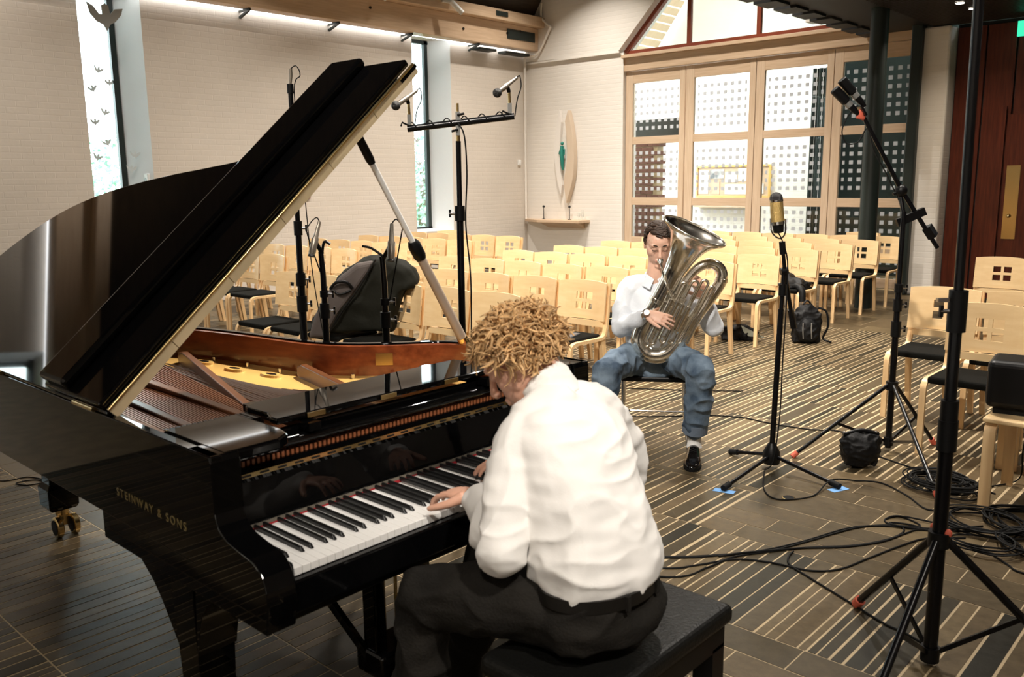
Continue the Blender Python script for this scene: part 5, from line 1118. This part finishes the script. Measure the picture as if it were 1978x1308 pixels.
# microphone in front of the tuba
c = (-2.11, 4.45); T = thing('tuba_microphone_stand', 'black boom stand with a gold mesh microphone beside the tuba player', 'microphone stand')
h = MB().lathe([(0, .045), (.02, .05), (.07, .046), (.10, .03), (.12, .02)], (*c, .03), UP, 16, True).build('base_hub', 'blackp', T)
for ang, L in ((268, .50), (348, .43), (165, .30)):
    d = V3(cos(radians(ang)), sin(radians(ang)), 0); a = V3(*c, .075) + d * .03; e = V3(*c, .018) + d * L; g = MB().tube([a, e], .011, 8).build('leg', 'blackm', T); MB().cyl(e - (e - a).normalized() * .05, e + (e - a).normalized() * .01, .017, n=10).build('foot', 'rubber', g)
px = lambda x, y, w=0: V3(*c, .02) + Rt * (x - 1495) * .00302 + UP * (893 - y) * .00302 * 1.005 - Fh * w
MB().tube([px(1495, 870), px(1501, 600)], [.0155, .0155], 12).build('lower_tube', 'blackm', T); MB().tube([px(1501, 610), px(1503, 535)], .0115, 10).build('upper_tube', 'blackm', T)
MB().cyl(px(1502, 575), px(1502, 555), .021, n=12).build('collar', 'blackp', T); MB().cyl(px(1497, 532), px(1510, 530), .020, n=12).build('swivel', 'blackp', T); MB().cyl(px(1493, 555), px(1500, 555), .008, n=8).build('knob', 'steel', T)
b = MB().tube([px(1536, 640, -.1), px(1505, 532), px(1497, 497, .03)], [.011, .011, .010], 10).build('boom', 'blackm', T); MB().cyl(px(1536, 640, -.1), px(1527, 605, -.08), .017, n=12).build('counterweight', 'blackp', b)
MB().cyl(px(1497, 500, .03), px(1494, 478, .035), .017, n=10).build('swivel', 'blackp', T)
yk = MB().tube(spline([px(1472, 437, .035), px(1474, 458, .035), px(1482, 469, .035), px(1492, 472, .035), px(1499, 462, .035), px(1498, 438, .035)], 4), .0045, 6).build('yoke', 'chrome', T)
a = px(1487, 463, .035); t = px(1479, 391, .035); d = t - a; L = d.length; d.normalize()
m = MB().lathe([(0, .012), (.004, .026), (.045, .031)], a, d, 20, True).build('microphone', 'blackp', T, label='upright microphone with gold mesh')
MB().lathe([(.046, .034), (.063, .034)], a, d, 20, True).build('lower_band', 'chrome', m); MB().lathe([(.063, .035), (.168, .034)], a, d, 20, True).build('gold_mesh', 'micgold', m); MB().lathe([(.168, .0355), (.178, .0355)], a, d, 20, True).build('upper_band', 'chrome', m); MB().lathe([(.178, .034), (.19, .034), (.205, .028), (.215, .016), (.219, .002)], a, d, 20, True).build('dome', 'grille', m)
MB().tube(spline([a, px(1494, 480, .05), px(1507, 530, .03), px(1506, 700, .02), px(1505, 800, .02), px(1492, 880, .06), V3(-2.11, 4.37, .01)], 5), .0035, 6).build('cable', 'rubber', T)
for i, (x, y) in enumerate(((-2.125, 3.945), (-1.685, 4.355))):
    o = MB().box((-.055, -.025, 0), (.055, .025, .0012)).build('floor_tape', 'blue'); o.location = (x, y, .0008); o.rotation_euler = (0, 0, .2 + i); tag(o, ['strip of blue tape under the left foot of the tuba microphone stand', 'strip of blue tape under the right foot of the tuba microphone stand'][i], 'tape')

# boom stand on the right
c = (-1.73, 5.2); T = thing('boom_stand', 'black boom stand with two side by side microphones, in front of the right chairs', 'microphone stand')
MB().cyl((*c, .02), (*c, 1.0), .0185, n=14).build('lower_tube', 'blackm', T); MB().cyl((*c, .95), (*c, 1.42), .0145, n=12).build('upper_tube', 'blackm', T)
collar(T, c, .74, .028, .09, Rt); collar(T, c, .88, .026, .07, Rt); collar(T, c, .98, .024, .05, Rt); collar(T, c, .40, .034, .05); collar(T, c, .06, .028, .05)
tri_legs(T, c, .41, [(-2.10, 4.70), (-1.25, 4.54), (-1.56, 5.50)], .0115, .06)
p2 = lambda x, y, w=0: V3(-1.75, 5.22, 1.53) + Rt * (x - 1745) * .00318 + UP * (370 - y) * .00322 - Fh * w
MB().tube([V3(*c, 1.40), p2(1742, 378)], .012, 10).build('neck', 'blackm', T); MB().ball(p2(1742, 368), .035, 12, 8).build('swivel', 'blackp', T); MB().tube([p2(1742, 368), p2(1728, 374)], .009, 8).build('knob', 'blackp', T)
b = MB().tube([p2(1815, 470), p2(1742, 366), p2(1662, 232)], [.012, .013, .011], 12).build('boom', 'blackm', T); MB().cyl(p2(1793, 432), p2(1806, 450), .033, n=4).build('counterweight', 'blackp', b)
MB().bar(p2(1738, 425), p2(1787, 404), .03, .045).build('hanging_strap', 'blackp', T)
for (x0, y0), (x1, y1) in (((1668, 222), (1624, 176)), ((1658, 236), (1612, 192))):
    a = p2(x0, y0); e = p2(x1, y1); d = e - a; m = MB().tube([a, a + d * .2, a + d * .5, a + d * .52, a + d * .98, e], [.010, .018, .018, .027, .028, .022], 14).build('microphone', 'blackp', T); MB().cyl(a + d * .34, a + d * .48, .0205, n=14).build('body_ring', 'grey', m)
MB().bar(p2(1658, 222), p2(1668, 238), .07, .012).build('mount_bar', 'blackm', T); MB().tube([p2(1663, 225), p2(1660, 240), p2(1668, 242)], [.012, .022, .014], 8).build('tape_wrap', 'red', T)
MB().tube(spline([p2(1655, 220), p2(1638, 240), p2(1630, 265), p2(1640, 285), p2(1660, 282), p2(1675, 260), p2(1690, 300), p2(1720, 350), p2(1748, 420), p2(1752, 600, 0), p2(1748, 760)], 6), .0035, 6).build('cable', 'rubber', T)
s = thing('sandbag', 'black sandbag slumped over the foot of the boom stand', 'sandbag')
m = MB()
ell(m, (-1.745, 4.79, .10), Rt * .115, Fh * .085, UP * .10); ell(m, (-1.745, 4.79, .155), Rt * .12, Fh * .06, UP * .05); m.box((-1.83, 4.74, .02), (-1.66, 4.84, .16), rot=Matrix.Rotation(atan2(Rt.y, Rt.x), 3, 'Z'))
obj('bag', fuse(m, 'bag', .007, 5, folds(.012, 14, (1, 1, 2), 4)), 'pack', s); MB().tube(spline([V3(-1.745, 4.79, .19) - Rt * .10, V3(-1.745, 4.79, .215), V3(-1.745, 4.79, .19) + Rt * .10], 4), .012, 8).build('strap', 'blackp', s)
for k in (-1, 1): MB().ball(V3(-1.745, 4.78, .205) + Rt * .09 * k, .008, 8, 6).build('buckle', 'steel', s)

# big stand in the foreground
c = (-.785, 2.90); T = thing('tall_lighting_stand', 'tall thick black stand in the right foreground, cut by the top edge', 'stand')
MB().cyl((*c, .02), (*c, .86), .0225, n=18).build('lower_tube', 'blackm', T); MB().cyl((*c, .80), (*c, 1.20), .0185, n=16).build('middle_tube', 'blackm', T); MB().cyl((*c, 1.16), (-.795, 2.89, 2.6), .0145, n=16).build('upper_tube', 'blackm', T)
collar(T, c, .80, .030, .10); collar(T, c, .88, .027, .07); o = collar(T, c, 1.20, .028, .13, -Rt); collar(T, c, .45, .034, .05); collar(T, c, .045, .03, .05)
MB().bar(V3(*c, 1.235) - Rt * .03, V3(*c, 1.235) - Rt * .065, .016, .012).build('lever', 'steel', o)
tri_legs(T, c, .45, [(-1.125, 3.15), (-.82, 2.44), (-.36, 3.08)], .0135, .05)
for x, y in ((-.81, 2.93), (-.76, 2.90)): MB().ball((x, y, .475), .014, 10, 6).build('tape_end', 'red', T)

# ================================================================== bags and small things
g = thing('gig_bag', 'large dark olive gig bag with grey top leaning on the chairs behind the piano', 'bag')
G0 = V3(-5.373, 4.083, .649); gk = .00407
gp = lambda p, w: G0 + Rt * (p[0] - 690) * gk + UP * (600 - p[1]) * gk - Fh * w
ol = spline([(600, 640), (614, 604), (640, 560), (670, 525), (702, 502), (737, 496), (768, 500), (797, 516), (811, 536), (808, 551), (796, 553), (784, 562), (772, 590), (764, 622), (758, 640)], 3)
m = MB(); rs = []
for w, sc in ((.15, .86), (.12, .96), (.06, 1), (-.04, 1), (-.10, .96), (-.13, .86)): rs.append([gp((690 + (p[0] - 690) * sc, 585 + (p[1] - 585) * sc), w) for p in ol])
m.rings(rs, True); obj('bag', fuse(m, 'bag', .012, 6, folds(.02, 5, (1, 1, 1), 8)), 'bagd', g)
pn = [(598, 650), (612, 606), (638, 560), (668, 526), (700, 503), (735, 497), (724, 520), (694, 560), (658, 605), (632, 650)]
MB().prism(pn, lambda p: gp((690 + (p[0] - 690) * .97, 585 + (p[1] - 585) * .97), .10), lambda p: gp((690 + (p[0] - 690) * .93, 585 + (p[1] - 585) * .93), .165)).build('grey_panel', 'bagg', g, bevel=.03, seg=3)
MB().tube(spline([gp((735, 500), .16), gp((705, 548), .175), (gp((668, 598), .175)), gp((640, 640), .16)], 5), .007, 6).build('zip', 'blackp', g)
MB().tube(spline([gp((650, 553), .17), gp((662, 541), .195), gp((680, 540), .195), gp((690, 552), .17)], 5), .012, 8).build('handle', 'blackp', g); MB().tube(spline([gp((655, 556), .17), gp((668, 563), .185), gp((688, 556), .17)], 5), .008, 8).build('handle', 'blackp', g)
MB().tube(spline([gp((740, 500), .06), gp((775, 506), .09), gp((806, 540), .05)], 6), .008, 6).build('seam', 'blackp', g)

bp_ = thing('backpack', 'black backpack standing on the floor in front of the middle chairs', 'backpack', (-3.62, 8.28, 0), radians(35))
m = MB(); ell(m, (0, 0, .19), V3(.15, 0, 0), V3(0, .10, 0), V3(0, 0, .20)); m.box((-.13, -.08, .01), (.13, .09, .30)); ell(m, (0, -.10, .13), V3(.11, 0, 0), V3(0, .06, 0), V3(0, 0, .12))
obj('body', fuse(m, 'body', .009, 6, folds(.015, 12, (1, 1, 1), 3)), 'pack', bp_)
for x in (-.06, .02): MB().tube(spline([(x, -.16, .22), (x, -.165, .14), (x + .01, -.15, .06)], 4), .006, 6).build('zip', 'grey', bp_)
MB().tube(spline([(.12, .06, .34), (.2, .05, .30), (.21, .0, .16), (.17, .0, .04), (.24, -.05, .01)], 5), .012, 6).build('strap', 'blackp', bp_); MB().tube(spline([(-.04, 0, .38), (0, 0, .42), (.04, 0, .38)], 4), .009, 6).build('handle', 'blackp', bp_)
cj = thing('black_jacket', 'black jacket heaped on a chair behind the backpack', 'jacket', (-4.10, 8.86, .47))
m = MB(); ell(m, (0, .0, .03), V3(.2, 0, 0), V3(0, .17, 0), V3(0, 0, .07)); ell(m, (-.05, .05, .09), V3(.09, 0, 0), V3(0, .09, 0), V3(0, 0, .06)); m.box((-.19, -.17, .0), (.19, .15, .05)); obj('cloth', fuse(m, 'cloth', .009, 5, folds(.03, 9, (1, 1, 1), 1)), 'pack', cj); MB().tube(spline([(.15, -.12, .03), (.25, -.2, .0), (.27, -.22, -.12)], 4), .035, 8).build('sleeve', 'pack', cj)
sb = thing('shoulder_bag', 'dark bag with a pale sheet sticking out, under a middle chair', 'bag', (-4.22, 8.02, 0), radians(30))
m = MB(); ell(m, (0, 0, .07), V3(.2, 0, 0), V3(0, .12, 0), V3(0, 0, .08)); m.box((-.16, -.1, .005), (.16, .1, .09)); obj('body', fuse(m, 'body', .009, 5, folds(.02, 12, (1, 1, 1), 5)), 'pack', sb); MB().prism([(.02, .13), (.26, .01), (.10, .02), (.05, .06)], lambda p: V3(p[0], -.11, p[1] + .03), lambda p: V3(p[0], -.10, p[1] + .03)).build('pale_sheet', 'shellg', sb)
bk2 = thing('booklet', 'dark booklet lying on the chair seat behind the pianist', 'booklet', (-4.07, 4.98, .4695), .3); MB().box((-.1, -.13, 0), (.1, .13, .006)).build('cover', 'book', bk2); MB().box((-.095, -.125, .006), (.095, .125, .009)).build('page', 'book', bk2)

# ================================================================== cables
def cable(pts, label, r=.0042, cat='cable', grp='cables on the floor', z=None):
    P = spline([(p[0], p[1], (p[2] if len(p) > 2 else r)) for p in pts], 6); return tag(MB().tube(P, r, 6).build('cable', 'rubber'), label, cat, grp)
cable([(-2.35, 2.72), (-1.92, 3.03), (-1.75, 3.2), (-1.62, 3.39), (-1.53, 3.6), (-1.44, 3.87), (-1.33, 4.0), (-1.16, 4.09), (-1.0, 4.2)], 'black cable running straightest from the bench to the cable heap')
cable([(-2.33, 2.70), (-1.91, 3.045), (-1.745, 3.215), (-1.60, 3.40), (-1.515, 3.61), (-1.42, 3.885), (-1.31, 4.03), (-1.14, 4.12), (-.98, 4.3)], 'black cable lying close beside the straightest floor cable')
cable([(-2.2, 2.75), (-1.86, 2.94), (-1.76, 3.07), (-1.67, 3.22), (-1.54, 3.29), (-1.39, 3.32), (-1.3, 3.41), (-1.25, 3.59), (-1.19, 3.82), (-1.13, 3.98), (-1.0, 4.1)], 'black floor cable sagging nearest to the camera in a wide bow')
cable([(-2.2, 2.66), (-1.79, 2.89), (-1.72, 3.07), (-1.69, 3.23), (-1.61, 3.37), (-1.51, 3.51), (-1.37, 3.65), (-1.27, 3.81), (-1.22, 3.98), (-1.19, 4.06), (-1.1, 4.1)], 'black floor cable crossing over its neighbours beside the bench')
cable([(-1.74, 3.20), (-1.66, 3.30, .012), (-1.48, 3.55), (-1.34, 3.70), (-1.25, 3.88), (-1.24, 4.02), (-1.32, 4.06), (-1.22, 4.10), (-1.08, 4.05)], 'black floor cable with a tight hook near the tall stand')
cable([(-2.11, 4.37), (-1.99, 4.12), (-1.89, 4.01), (-1.81, 4.04), (-1.74, 4.18), (-1.74, 4.39, .03), (-1.66, 4.54), (-1.55, 4.59), (-1.39, 4.49), (-1.26, 4.36), (-1.2, 4.37)], 'black cable curling from the tuba microphone across the slate planks')
cable([(-1.52, 3.46), (-1.51, 3.39), (-1.47, 3.32), (-1.36, 3.26), (-1.18, 3.17), (-1.0, 3.08), (-.92, 3.06), (-.83, 3.02)], 'black cable running under the leg of the tall stand')
cable([(-.99, 4.02), (-.92, 4.03), (-.79, 3.92), (-.72, 3.87), (-.5, 3.9)], 'black cable leaving the right edge behind the tall stand')
cable([(-1.35, 4.1), (-1.31, 4.17), (-1.21, 4.13), (-1.20, 4.07), (-1.27, 4.03, .012), (-1.33, 4.05), (-1.35, 4.1), (-1.30, 4.16, .012), (-1.1, 4.2)], 'small loop of black cable left of the tall stand')
cable([(-3.6, 4.6), (-3.33, 4.84), (-3.17, 4.98), (-2.93, 5.21), (-2.74, 5.3), (-2.51, 5.29), (-2.27, 5.32), (-2.11, 5.4), (-1.9, 5.3), (-1.75, 4.95)], 'black cable running behind the tuba player to the sandbag')
cable([(-4.0, 5.4), (-3.74, 5.57), (-3.42, 5.76), (-3.1, 6.0)], 'black cable seen between the legs of the tuba player')
cable([(-5.6, 1.40), (-5.25, 1.47), (-5.2, 1.60), (-5.05, 1.64), (-5.05, 1.55), (-5.14, 1.52), (-5.10, 1.62), (-4.9, 1.62), (-4.7, 1.62), (-4.62, 1.75), (-4.66, 1.9)], 'thin black cable with a loop on the floor by the tail of the piano', .003)
cable([(-2.9, 2.75), (-2.75, 2.62), (-2.6, 2.66), (-2.45, 2.56), (-2.35, 2.72)], 'black cable under the treble end of the piano')
cable([(-1.75, 5.05), (-1.5, 4.95), (-1.35, 4.9), (-1.2, 4.85), (-1.05, 4.8)], 'black cable from the boom stand to the coiled cables')
rn = random.Random(3)
def coil(cx, cy, R, n, label, h=.03):
    pts = []; ph = rn.uniform(0, 6)
    for i in range(n * 12 + 1):
        a = ph + i * 2 * pi / 12; t = i / (n * 12); rr = R * (1 + .12 * sin(i * .37 + ph) + rn.uniform(-.03, .03)); pts.append((cx + rr * cos(a) * (1 + .15 * sin(i * .05)), cy + rr * sin(a) * .9 + .02 * sin(i * .11), .0045 + h * abs(sin(t * pi * 1.5 + ph)) + rn.uniform(0, .006)))
    tag(MB().tube(spline(pts, 2), .0042, 5).build('coiled_cable', 'rubber'), label, 'cable', 'coiled cables by the stool')
coil(-1.30, 4.72, .15, 11, 'thick coil of black cable below the boom stand', .05); coil(-1.22, 4.66, .11, 6, 'smaller coil of black cable lying on the thick coil', .06)
coil(-.98, 4.30, .17, 7, 'spread coil of black cable in front of the stool'); coil(-.78, 4.45, .20, 8, 'wide coil of black cable beside the stool leg'); coil(-.70, 4.18, .16, 6, 'loose coil of black cable at the right edge'); coil(-.92, 4.05, .13, 4, 'thin loose coil of black cable nearest the tall stand')
cable([(-.95, 4.9, .42), (-.98, 4.98, .2), (-1.0, 5.05, .03), (-1.1, 4.9), (-1.2, 4.7)], 'black cable dropping from the loudspeaker to the floor')
